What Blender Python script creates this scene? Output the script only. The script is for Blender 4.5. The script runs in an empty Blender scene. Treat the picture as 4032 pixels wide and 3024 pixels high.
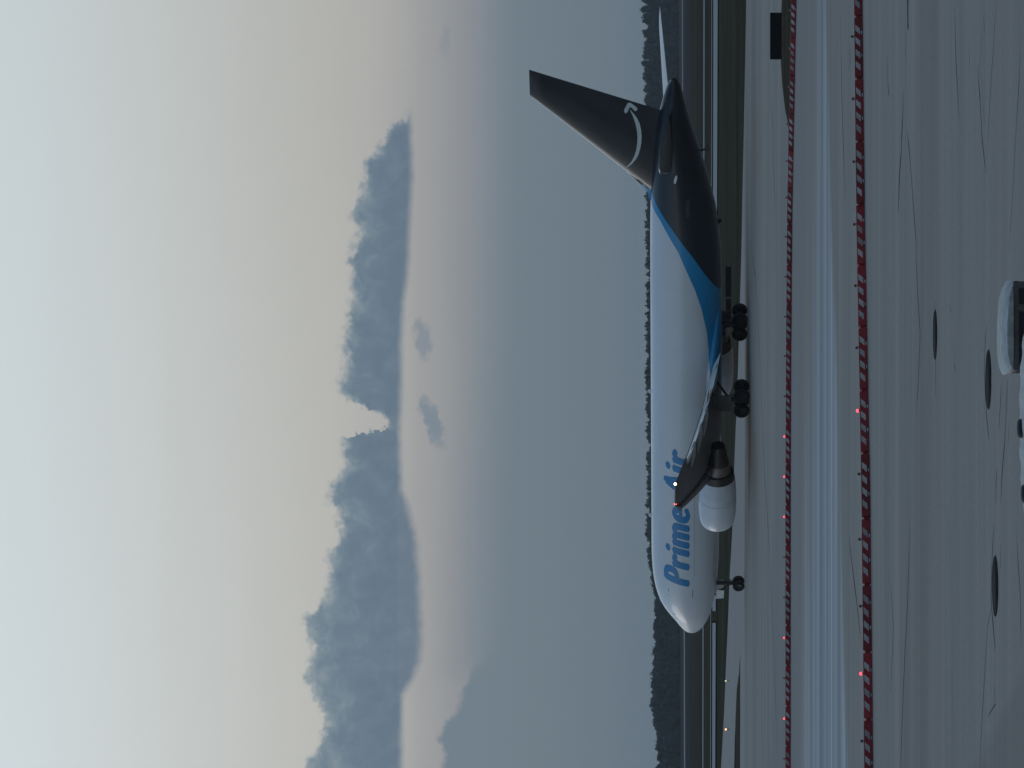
import bpy, bmesh, math, random
import numpy as np
from mathutils import Vector, Matrix

random.seed(7)
scene = bpy.context.scene
COL = scene.collection
R = math.radians

# ---------------------------------------------------------------- camera
F_PX, VH, CAM_H = 14000.0, 2641.5, 5.87       # focal length in photo pixels, horizon row, eye height
PITCH = math.atan((VH - 2016.0) / F_PX)
cam_d = bpy.data.cameras.new('camera')
cam = bpy.data.objects.new('camera', cam_d)
COL.objects.link(cam)
cam_d.sensor_fit = 'HORIZONTAL'
cam_d.sensor_width = 36.0
cam_d.lens = 36.0 * F_PX / 4032.0
cam_d.clip_start = 0.1
cam_d.clip_end = 20000.0
_fw = Vector((0, math.cos(PITCH), math.sin(PITCH)))
_up = Vector((0, -math.sin(PITCH), math.cos(PITCH)))
# the phone was held on its side: picture-left is up
_m = Matrix((-_up, Vector((1, 0, 0)), -_fw)).transposed()
cam.matrix_world = Matrix.Translation((0, 0, CAM_H)) @ _m.to_4x4()
scene.camera = cam


def ray(u, v):
    return (_fw * F_PX + Vector((1, 0, 0)) * (u - 1512.0) - _up * (v - 2016.0)).normalized()


def gp(u, v, z=0.0):
    """ground point seen at upright photo position (u right, v down)"""
    d = ray(u, v)
    t = (z - CAM_H) / d.z
    return Vector((d.x * t, d.y * t, z))


def s2l(*c):
    out = []
    for x in c:
        x = x / 255.0
        out.append(x / 12.92 if x <= 0.04045 else ((x + 0.055) / 1.055) ** 2.4)
    return tuple(out)


# ---------------------------------------------------------------- node helper
class NT:
    def __init__(self, tree):
        self.t = tree
        self.n = tree.nodes
        self.l = tree.links

    def new(self, typ, **kw):
        nd = self.n.new(typ)
        for k, v in kw.items():
            setattr(nd, k, v)
        return nd

    def put(self, sock, val):
        if isinstance(val, bpy.types.NodeSocket):
            self.l.new(val, sock)
        elif isinstance(val, (tuple, list)) and sock.type == 'RGBA' and len(val) == 3:
            sock.default_value = (*val, 1)
        else:
            sock.default_value = val

    def math(self, op, a, b=0.0, c=0.0, clamp=False):
        nd = self.new('ShaderNodeMath', operation=op, use_clamp=clamp)
        self.put(nd.inputs[0], a)
        self.put(nd.inputs[1], b)
        if op in ('MULTIPLY_ADD', 'SMOOTH_MIN', 'SMOOTH_MAX'):
            self.put(nd.inputs[2], c)
        return nd.outputs[0]

    def smooth(self, x, a, b, lo=0.0, hi=1.0):
        nd = self.new('ShaderNodeMapRange', interpolation_type='SMOOTHSTEP')
        self.put(nd.inputs['Value'], x)
        nd.inputs['From Min'].default_value = a
        nd.inputs['From Max'].default_value = b
        nd.inputs['To Min'].default_value = lo
        nd.inputs['To Max'].default_value = hi
        return nd.outputs[0]

    def mix(self, fac, a, b, blend='MIX'):
        nd = self.new('ShaderNodeMix', data_type='RGBA', blend_type=blend)
        nd.clamp_factor = True
        self.put(nd.inputs['Factor'], fac)
        self.put(nd.inputs['A'], a)
        self.put(nd.inputs['B'], b)
        return nd.outputs['Result']

    def noise(self, vec, scale, detail=4.0, rough=0.55, dist=0.0, color=False):
        nd = self.new('ShaderNodeTexNoise')
        if vec is not None:
            self.put(nd.inputs['Vector'], vec)
        nd.inputs['Scale'].default_value = scale
        nd.inputs['Detail'].default_value = detail
        nd.inputs['Roughness'].default_value = rough
        nd.inputs['Distortion'].default_value = dist
        return nd.outputs['Color' if color else 'Fac']

    def scale(self, vec, s):
        nd = self.new('ShaderNodeVectorMath', operation='MULTIPLY')
        self.put(nd.inputs[0], vec)
        nd.inputs[1].default_value = s
        return nd.outputs[0]

    def curve(self, x, pts, x0, x1, y0, y1):
        """piecewise linear function through pts (x, y)"""
        nd = self.new('ShaderNodeFloatCurve')
        n = self.math('DIVIDE', self.math('SUBTRACT', x, x0), x1 - x0, clamp=True)
        self.put(nd.inputs['Value'], n)
        cu = nd.mapping.curves[0]
        ps = sorted(((p[0] - x0) / (x1 - x0), (p[1] - y0) / (y1 - y0)) for p in pts)
        while len(cu.points) < len(ps):
            cu.points.new(0.5, 0.5)
        for q, (a, b) in zip(cu.points, ps):
            q.location = (min(1, max(0, a)), min(1, max(0, b)))
            q.handle_type = 'VECTOR'
        nd.mapping.update()
        return self.math('MULTIPLY_ADD', nd.outputs[0], y1 - y0, y0)

    def ramp(self, x, stops):
        nd = self.new('ShaderNodeValToRGB')
        self.put(nd.inputs[0], x)
        cr = nd.color_ramp
        while len(cr.elements) < len(stops):
            cr.elements.new(0.5)
        for e, (p, c) in zip(cr.elements, stops):
            e.position = p
        for e, (p, c) in zip(cr.elements, stops):
            e.color = (*c, 1)
        return nd.outputs[0]


# ---------------------------------------------------------------- world: dusk sky
SUN_EL, SUN_AZ = R(16), R(-62)          # azimuth measured from +Y towards +X: low on the left
world = bpy.data.worlds.new('World')
scene.world = world
world.use_nodes = True
w = NT(world.node_tree)
w.n.clear()


def az_of(y_src):
    return math.degrees(math.atan((3024.0 - y_src - 1512.0) / F_PX))


def el_of(v):
    return math.degrees(PITCH + math.atan((2016.0 - v) / F_PX))


tc = w.new('ShaderNodeTexCoord').outputs['Generated']
sep = w.new('ShaderNodeSeparateXYZ')
w.put(sep.inputs[0], tc)
dx, dy, dz = sep.outputs
az = w.math('MULTIPLY', w.math('ARCTAN2', dx, dy), 180 / math.pi)
el = w.math('MULTIPLY', w.math('ARCSINE', dz), 180 / math.pi)
ae = w.new('ShaderNodeCombineXYZ')
w.put(ae.inputs[0], az)
w.put(ae.inputs[1], el)
ae = ae.outputs[0]
# gradient of the veiled sky by elevation
STOPS = [(2700, (103, 118, 131)), (2640, (103, 119, 131)), (2300, (111, 126, 137)), (2060, (120, 131, 141)),
         (1930, (136, 142, 150)), (1800, (146, 149, 153)), (1660, (159, 160, 161)), (1500, (176, 176, 174)),
         (1300, (184, 184, 180)), (1000, (190, 192, 189)), (500, (200, 206, 206)), (0, (206, 216, 219))]
elj = w.math('ADD', el, w.math('MULTIPLY', w.math('SUBTRACT', w.noise(w.scale(ae, (0.35, 1.0, 1.0)), 0.55, 3.0), 0.5), 0.55))
key = w.math('SQRT', w.math('DIVIDE', elj, 90.0, clamp=True))
stops = [(0.0, s2l(103, 118, 131))]
for v, c in STOPS[1:]:
    stops.append((math.sqrt(max(0.0, el_of(v)) / 90.0), s2l(*c)))
stops += [(math.sqrt(20 / 90), s2l(172, 189, 200)), (math.sqrt(45 / 90), s2l(114, 145, 174)), (1.0, s2l(86, 118, 153))]
sky_col = w.ramp(key, sorted(stops, key=lambda s: s[0]))
# the side the light comes from (left) is a little brighter
sd = Vector((math.sin(SUN_AZ), math.cos(SUN_AZ), 0))
side = w.math('ADD', w.math('MULTIPLY', dx, sd.x), w.math('MULTIPLY', dy, sd.y))
fac = w.math('MULTIPLY_ADD', w.math('SUBTRACT', side, sd.y), 0.55, 1.0)
fac = w.math('MAXIMUM', w.math('MINIMUM', fac, 1.35), 0.8)
hi = w.smooth(el, 2.8, 6.0)
fac = w.math('ADD', 1.0, w.math('MULTIPLY', w.math('SUBTRACT', fac, 1.0), hi))
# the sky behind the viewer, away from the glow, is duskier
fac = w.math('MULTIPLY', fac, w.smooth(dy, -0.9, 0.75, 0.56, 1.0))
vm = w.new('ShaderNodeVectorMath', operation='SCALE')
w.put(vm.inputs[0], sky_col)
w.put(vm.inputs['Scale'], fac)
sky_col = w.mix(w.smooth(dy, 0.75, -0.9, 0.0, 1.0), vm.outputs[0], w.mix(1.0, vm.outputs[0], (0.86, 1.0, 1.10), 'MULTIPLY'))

# cloud outlines: (photo row, photo column) pairs turned into azimuth and elevation
TOP = [(1650, 400), (1600, 452), (1537, 506), (1483, 579), (1447, 624), (1429, 705), (1415, 787), (1383, 841), (1410, 904),
       (1383, 967), (1365, 1031), (1388, 1103), (1383, 1203), (1361, 1293), (1345, 1356), (1365, 1410), (1336, 1483),
       (1334, 1542), (1374, 1590), (1447, 1605), (1492, 1632), (1545, 1682), (1480, 1697), (1410, 1705), (1356, 1718),
       (1343, 1786), (1352, 1840), (1307, 1913), (1288, 1976), (1329, 2012), (1338, 2094), (1284, 2211), (1293, 2292),
       (1275, 2374), (1212, 2428), (1198, 2464), (1230, 2564), (1203, 2672), (1252, 2772), (1288, 2853), (1257, 2935),
       (1203, 3024), (1180, 3200), (1230, 3400)]
BASE = [(1618, 400), (1618, 452), (1627, 678), (1614, 904), (1605, 1085), (1587, 1203), (1580, 1356), (1582, 1524),
        (1574, 1696), (1580, 1886), (1584, 2300), (1588, 2700), (1587, 2880), (1587, 3024), (1590, 3400)]
SKIRT = [(1560, 400), (1560, 1850), (1592, 1922), (1620, 1994), (1646, 2103), (1660, 2247), (1671, 2428), (1672, 2590), (1650, 2660), (1600, 2740), (1560, 2800), (1560, 3400)]
LOW = [(2010, 0), (1985, 900), (1950, 1500), (1925, 1931), (1915, 2300), (1899, 2564), (1826, 2699), (1799, 2808),
       (1763, 2835), (1722, 2925), (1757, 2953), (1742, 3024), (1700, 3300)]
nz = w.noise(ae, 5.5, 6.0, 0.62, color=True)
nzs = w.new('ShaderNodeSeparateXYZ')
w.put(nzs.inputs[0], nz)
wx = w.math('SUBTRACT', nzs.outputs[0], 0.5)
wy = w.math('SUBTRACT', nzs.outputs[1], 0.5)
azp = w.math('MULTIPLY_ADD', wx, 0.46, az)
elp = w.math('MULTIPLY_ADD', wy, 0.42, el)
cv = lambda pts: [(az_of(y), el_of(v)) for v, y in pts]
top = w.curve(azp, cv(TOP), -9, 9, 0, 9)
base = w.curve(az, cv(BASE), -9, 9, 0, 9)
m_top = w.smooth(w.math('SUBTRACT', top, elp), -0.08, 0.13)
m_base = w.smooth(w.math('SUBTRACT', w.math('MULTIPLY_ADD', wy, 0.06, el), base), -0.08, 0.09)
skirt = w.curve(az, cv(SKIRT), -9, 9, 0, 9)
m_skirt = w.smooth(w.math('SUBTRACT', w.math('MULTIPLY_ADD', wy, 0.12, el), skirt), -0.05, 0.16)
m_base = w.math('MAXIMUM', m_base, w.math('MULTIPLY', m_skirt, 0.95))
ends = w.smooth(az, 4.15, 4.75, 1.0, 0.0)
bank = w.math('MULTIPLY', w.math('MULTIPLY', m_top, m_base), ends)
hgt = w.math('DIVIDE', w.math('SUBTRACT', el, base), 1.9, clamp=True)
rimw = w.smooth(w.math('SUBTRACT', top, elp), 0.30, 0.0, 0.0, 0.42)
hgt = w.math('ADD', hgt, rimw)
puff = w.noise(ae, 2.6, 5.0, 0.6, 0.4)
tone = w.math('MULTIPLY_ADD', w.math('SUBTRACT', puff, 0.5), 1.9, hgt)
bank_col = w.ramp(tone, [(0.0, s2l(101, 119, 136)), (0.45, s2l(108, 126, 142)), (0.8, s2l(122, 139, 151)), (1.0, s2l(133, 147, 156))])
bank = w.math('MULTIPLY', bank, w.smooth(w.math('ADD', puff, w.math('MULTIPLY', m_top, 0.55)), 0.62, 0.82, 0.72, 1.0))
low = w.curve(azp, cv(LOW), -9, 9, 0, 9)
low_edge = w.math('SUBTRACT', low, w.math('MULTIPLY_ADD', wy, 0.22, el))
m_low = w.math('ADD', w.math('MULTIPLY', w.smooth(low_edge, -0.05, 0.10), w.smooth(az, -5.0, -4.2, 1.0, 0.0)),
               w.math('MULTIPLY', w.smooth(low_edge, -0.95, 0.60), w.smooth(az, -5.0, -4.2, 0.0, 1.0)))
low_col = w.ramp(w.math('DIVIDE', el, 4.0, clamp=True), [(0.0, s2l(103, 119, 131)), (0.5, s2l(111, 126, 137)), (1.0, s2l(115, 130, 142))])


def blob(v, y, rv, ry, tilt, soft):
    a0, e0 = az_of(y), el_of(v)
    ra, re = math.degrees(ry / F_PX), math.degrees(rv / F_PX)
    a = w.math('DIVIDE', w.math('SUBTRACT', w.math('MULTIPLY_ADD', wx, 0.5, az), a0), ra)
    e = w.math('DIVIDE', w.math('SUBTRACT', w.math('MULTIPLY_ADD', wy, 0.34, el), e0), re)
    e = w.math('SUBTRACT', e, w.math('MULTIPLY', a, tilt))
    q = w.math('SQRT', w.math('ADD', w.math('MULTIPLY', a, a), w.math('MULTIPLY', e, e)))
    return w.math('MULTIPLY', w.smooth(q, 1.25, 0.55), soft)


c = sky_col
c = w.mix(m_low, c, low_col)
for b in (blob(1664, 1338, 34, 80, 0.2, 0.6), blob(1700, 1660, 36, 105, 1.0, 0.8), blob(1757, 160, 20, 60, 0.0, 0.3)):
    c = w.mix(b, c, s2l(117, 133, 147))
c = w.mix(bank, c, bank_col)
sky_n = w.new('ShaderNodeTexSky')
sky_n.sky_type = 'NISHITA'
sky_n.sun_disc = False
sky_n.sun_elevation = SUN_EL
sky_n.sun_rotation = SUN_AZ
sky_n.altitude = 200
sky_n.dust_density = 3.0
bg1 = w.new('ShaderNodeBackground')
w.put(bg1.inputs[0], sky_n.outputs[0])
bg1.inputs[1].default_value = 0.06
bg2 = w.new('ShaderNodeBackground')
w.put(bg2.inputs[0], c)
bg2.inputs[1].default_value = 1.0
mx = w.new('ShaderNodeMixShader')
mx.inputs[0].default_value = 0.96          # thin cloud veils nearly all of the clear sky
w.l.new(bg1.outputs[0], mx.inputs[1])
w.l.new(bg2.outputs[0], mx.inputs[2])
wo = w.new('ShaderNodeOutputWorld')
w.l.new(mx.outputs[0], wo.inputs[0])

# ---------------------------------------------------------------- sun (very soft: the sun stands behind the veil)
sun_d = bpy.data.lights.new('sun', 'SUN')
sun_d.energy = 0.35
sun_d.angle = R(25)
sun_d.color = (1.0, 0.93, 0.86)
sun = bpy.data.objects.new('sun', sun_d)
COL.objects.link(sun)
to_sun = Vector((math.sin(SUN_AZ) * math.cos(SUN_EL), math.cos(SUN_AZ) * math.cos(SUN_EL), math.sin(SUN_EL)))
sun.rotation_euler = to_sun.to_track_quat('Z', 'Y').to_euler()

vs = scene.view_settings
vs.view_transform = 'Standard'
vs.look = 'None'
vs.gamma = 1.0
vs.use_curve_mapping = False
vs.exposure = 0.0
scene.render.resolution_x, scene.render.resolution_y = 1024, 768


# ---------------------------------------------------------------- object helpers
def link(name, me, parent=None, mat=None, label=None, cat=None, group=None, kind=None):
    if mat is not None:
        for m in (mat if isinstance(mat, (list, tuple)) else [mat]):
            me.materials.append(m)
    o = bpy.data.objects.new(name, me)
    COL.objects.link(o)
    if parent is not None:
        o.parent = parent
    if label:
        o['label'] = label
    if cat:
        o['category'] = cat
    if group:
        o['group'] = group
    if kind:
        o['kind'] = kind
    return o


def mesh(verts, faces, smooth=True):
    me = bpy.data.meshes.new('mesh')
    me.from_pydata([tuple(v) for v in verts], [], faces)
    me.update()
    if smooth:
        me.polygons.foreach_set('use_smooth', [True] * len(me.polygons))
    return me


def bm_mesh(bm, smooth=False, recalc=True):
    if recalc:
        bmesh.ops.recalc_face_normals(bm, faces=bm.faces[:])
    me = bpy.data.meshes.new('mesh')
    bm.to_mesh(me)
    bm.free()
    if smooth:
        me.polygons.foreach_set('use_smooth', [True] * len(me.polygons))
        me.set_sharp_from_angle(angle=R(40))
    return me


def add_box(bm, c, s, rot=None, bevel=0.0):
    r = bmesh.ops.create_cube(bm, size=1.0)
    vs_ = r['verts']
    bmesh.ops.scale(bm, vec=s, verts=vs_)
    if bevel > 0:
        es = list({e for v in vs_ for e in v.link_edges})
        b = bmesh.ops.bevel(bm, geom=es, offset=bevel, segments=2, affect='EDGES', profile=0.5)
        vs_ = list({v for f in b['faces'] for v in f.verts} | {v for v in vs_ if v.is_valid})
    if rot is not None:
        bmesh.ops.rotate(bm, cent=(0, 0, 0), matrix=rot, verts=vs_)
    bmesh.ops.translate(bm, vec=c, verts=vs_)
    return vs_


def add_tube(bm, a, b, r0, r1=None, seg=12):
    a, b = Vector(a), Vector(b)
    r1 = r0 if r1 is None else r1
    d = b - a
    q = d.to_track_quat('Z', 'Y').to_matrix().to_4x4()
    m = Matrix.Translation((a + b) / 2) @ q
    return bmesh.ops.create_cone(bm, cap_ends=True, segments=seg, radius1=r0, radius2=r1, depth=d.length, matrix=m)['verts']


def add_lathe(bm, prof, axis_o, axis_d, seg=32, mats=None):
    """prof: (along, radius)"""
    axis_d = Vector(axis_d).normalized()
    q = axis_d.to_track_quat('Z', 'Y')
    ex, ey = q @ Vector((1, 0, 0)), q @ Vector((0, 1, 0))
    rings = []
    for a, r in prof:
        ring = []
        for k in range(seg):
            t = 2 * math.pi * k / seg
            ring.append(bm.verts.new(Vector(axis_o) + axis_d * a + (ex * math.cos(t) + ey * math.sin(t)) * max(r, 1e-4)))
        rings.append(ring)
    for i in range(len(rings) - 1):
        for k in range(seg):
            f = bm.faces.new((rings[i][k], rings[i][(k + 1) % seg], rings[i + 1][(k + 1) % seg], rings[i + 1][k]))
            f.smooth = True
            if mats:
                f.material_index = mats[i]
    return rings


def prism(bm, poly, thick, to3):
    """poly in 2D, extruded from 0 to thick through to3(a, b, c)"""
    a = [bm.verts.new(to3(p[0], p[1], 0)) for p in poly]
    b = [bm.verts.new(to3(p[0], p[1], thick)) for p in poly]
    bm.faces.new(a)
    bm.faces.new(b[::-1])
    n = len(poly)
    for i in range(n):
        bm.faces.new((a[i], a[(i + 1) % n], b[(i + 1) % n], b[i]))


def empty(name, loc, rz=0.0, label=None, cat=None, group=None):
    o = bpy.data.objects.new(name, None)
    o.empty_display_size = 0.3
    COL.objects.link(o)
    o.location = loc
    o.rotation_euler = (0, 0, rz)
    if label:
        o['label'] = label
    if cat:
        o['category'] = cat
    if group:
        o['group'] = group
    return o


def copy_tree(o, parent=None):
    c_ = o.copy()
    COL.objects.link(c_)
    c_.parent = parent
    for ch in list(o.children):
        copy_tree(ch, c_)
    return c_


# ---------------------------------------------------------------- materials
def pbr(name, col, rough=0.5, metal=0.0, coat=0.0, var=0.0, vscale=3.0, emit=None, estr=0.0, bump=0.0, spec=None):
    m = bpy.data.materials.new(name)
    m.use_nodes = True
    n = NT(m.node_tree)
    b = m.node_tree.nodes['Principled BSDF']
    b.inputs['Roughness'].default_value = rough
    b.inputs['Metallic'].default_value = metal
    b.inputs['Coat Weight'].default_value = coat
    if spec is not None:
        b.inputs['Specular IOR Level'].default_value = spec
    if var > 0:
        co = n.new('ShaderNodeTexCoord').outputs['Object']
        f = n.noise(co, vscale, 5.0, 0.6)
        k = n.smooth(f, 0.3, 0.7, 1 - var, 1 + var * 0.6)
        if name in ('red_plastic', 'white_stripe'):     # every unit has weathered differently
            k = n.math('MULTIPLY', k, n.smooth(n.new('ShaderNodeObjectInfo').outputs['Random'], 0.0, 1.0, 0.62, 1.12))
        v_ = n.new('ShaderNodeVectorMath', operation='SCALE')
        v_.inputs[0].default_value = col
        n.put(v_.inputs['Scale'], k)
        n.put(b.inputs['Base Color'], v_.outputs[0])
        rr = n.smooth(f, 0.3, 0.7, max(0.02, rough - 0.08), min(1, rough + 0.08))
        n.put(b.inputs['Roughness'], rr)
        if bump > 0:
            bp = n.new('ShaderNodeBump')
            bp.inputs['Strength'].default_value = bump
            bp.inputs['Distance'].default_value = 0.02
            n.put(bp.inputs['Height'], f)
            n.l.new(bp.outputs[0], b.inputs['Normal'])
    else:
        b.inputs['Base Color'].default_value = (*col, 1)
    if emit is not None:
        b.inputs['Emission Color'].default_value = (*emit, 1)
        b.inputs['Emission Strength'].default_value = estr
    return m


M = {}
M['edge_metal'] = pbr('edge_metal', (0.80, 0.80, 0.81), 0.5, metal=0.25)
M['white_paint'] = pbr('white_paint', (0.69, 0.72, 0.77), 0.34, coat=0.2, var=0.05, vscale=0.7)
M['wing_grey'] = pbr('wing_grey', (0.165, 0.155, 0.152), 0.45, var=0.22, vscale=0.8)
M['flap_white'] = pbr('flap_white', (0.86, 0.87, 0.88), 0.4, var=0.08, vscale=1.0)
M['pylon_grey'] = pbr('pylon_grey', (0.42, 0.42, 0.43), 0.45, var=0.15, vscale=1.2)
M['bare_metal'] = pbr('bare_metal', (0.62, 0.63, 0.65), 0.38, metal=0.85, var=0.08)
M['dark_metal'] = pbr('dark_metal', (0.10, 0.085, 0.075), 0.42, metal=0.8, var=0.25, vscale=2)
M['core_metal'] = pbr('core_metal', (0.30, 0.25, 0.23), 0.40, metal=0.85, var=0.2, vscale=1.5)
M['soot_shade_black'] = pbr('soot_shade_black', (0.012, 0.012, 0.014), 0.6)
M['navy'] = pbr('navy', (0.0075, 0.0105, 0.018), 0.36, coat=0.25, var=0.15, vscale=0.5)
M['sky_blue'] = pbr('sky_blue', (0.010, 0.27, 0.56), 0.35, coat=0.2, var=0.05, vscale=0.6)
M['letter_blue'] = pbr('letter_blue', (0.010, 0.235, 0.54), 0.4, var=0.05)
M['tyre'] = pbr('tyre', (0.014, 0.014, 0.015), 0.85, var=0.3, vscale=9)
M['hub'] = pbr('hub', (0.018, 0.018, 0.02), 0.6, var=0.3, vscale=8)
M['strut'] = pbr('strut', (0.16, 0.16, 0.17), 0.45, metal=0.3, var=0.2, vscale=6)
M['dark_strut'] = pbr('dark_strut', (0.04, 0.04, 0.045), 0.55, var=0.3, vscale=6)
M['glass'] = pbr('glass', (0.015, 0.018, 0.022), 0.06, coat=0.5)
M['seam'] = pbr('seam', (0.05, 0.055, 0.06), 0.7)
M['reg_grey'] = pbr('reg_grey', (0.12, 0.13, 0.145), 0.5)
M['smile'] = pbr('smile', (0.62, 0.68, 0.68), 0.45, var=0.06, vscale=2)
M['lamp_white'] = pbr('lamp_white', (0.9, 0.85, 0.8), 0.3, emit=(1.0, 0.78, 0.6), estr=9.0)
M['lamp_red_nav'] = pbr('lamp_red_nav', (0.6, 0.02, 0.02), 0.3, emit=(1.0, 0.10, 0.08), estr=5.0)
M['red_plastic'] = pbr('red_plastic', (0.30, 0.012, 0.022), 0.5, var=0.35, vscale=3.5)
M['white_stripe'] = pbr('white_stripe', (0.52, 0.50, 0.51), 0.5, var=0.25, vscale=6)
M['lens_red_lit'] = pbr('lens_red_lit', (0.5, 0.02, 0.03), 0.3, emit=(1.0, 0.06, 0.09), estr=3.0)
M['lens_red_off'] = pbr('lens_red_off', (0.06, 0.006, 0.008), 0.3)
M['lamp_grey'] = pbr('lamp_grey', (0.30, 0.30, 0.32), 0.5)
M['black_panel'] = pbr('black_panel', (0.006, 0.008, 0.012), 0.8, var=0.3, vscale=2)
M['sign_yellow'] = pbr('sign_yellow', (0.15, 0.105, 0.05), 0.6, var=0.4, vscale=2.5)
M['post_grey'] = pbr('post_grey', (0.06, 0.06, 0.065), 0.6)
M['lamp_amber'] = pbr('lamp_amber', (0.5, 0.2, 0.05), 0.3, emit=(1.0, 0.42, 0.14), estr=4.5)
M['lamp_pale'] = pbr('lamp_pale', (0.5, 0.5, 0.3), 0.3, emit=(0.8, 0.95, 0.55), estr=0.9)
M['vehicle_white'] = pbr('vehicle_white', (0.46, 0.48, 0.48), 0.55, var=0.3, vscale=7)
M['vehicle_grey'] = pbr('vehicle_grey', (0.11, 0.105, 0.105), 0.6, var=0.2, vscale=4)
M['iron'] = pbr('iron', (0.048, 0.047, 0.05), 0.9, var=0.4, vscale=4, spec=0.05)
M['tar'] = pbr('tar', (0.055, 0.057, 0.060), 0.9, spec=0.05)
M['old_paint'] = pbr('old_paint', (0.36, 0.36, 0.37), 0.7, var=0.4, vscale=1)


def ground_mat(name, build, rough=0.85, spec=0.3):
    m = bpy.data.materials.new(name)
    m.use_nodes = True
    n = NT(m.node_tree)
    b = m.node_tree.nodes['Principled BSDF']
    b.inputs['Roughness'].default_value = rough
    b.inputs['Specular IOR Level'].default_value = spec
    co = n.new('ShaderNodeTexCoord').outputs['Object']
    n.put(b.inputs['Base Color'], build(n, co, b))
    return m


def line_dist(n, co, p0, p1):
    """signed distance (positive = away from the camera) to the ground line p0 p1"""
    d = Vector((p1.x - p0.x, p1.y - p0.y))
    nr = Vector((-d.y, d.x)).normalized()
    if nr.y < 0:
        nr = -nr
    s_ = n.new('ShaderNodeSeparateXYZ')
    n.put(s_.inputs[0], co)
    t = n.math('ADD', n.math('MULTIPLY', s_.outputs[0], nr.x), n.math('MULTIPLY', s_.outputs[1], nr.y))
    return n.math('SUBTRACT', t, nr.x * p0.x + nr.y * p0.y)


def mul(n, colr, f):
    v_ = n.new('ShaderNodeVectorMath', operation='SCALE')
    n.put(v_.inputs[0], colr)
    n.put(v_.inputs['Scale'], f)
    return v_.outputs[0]


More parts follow.
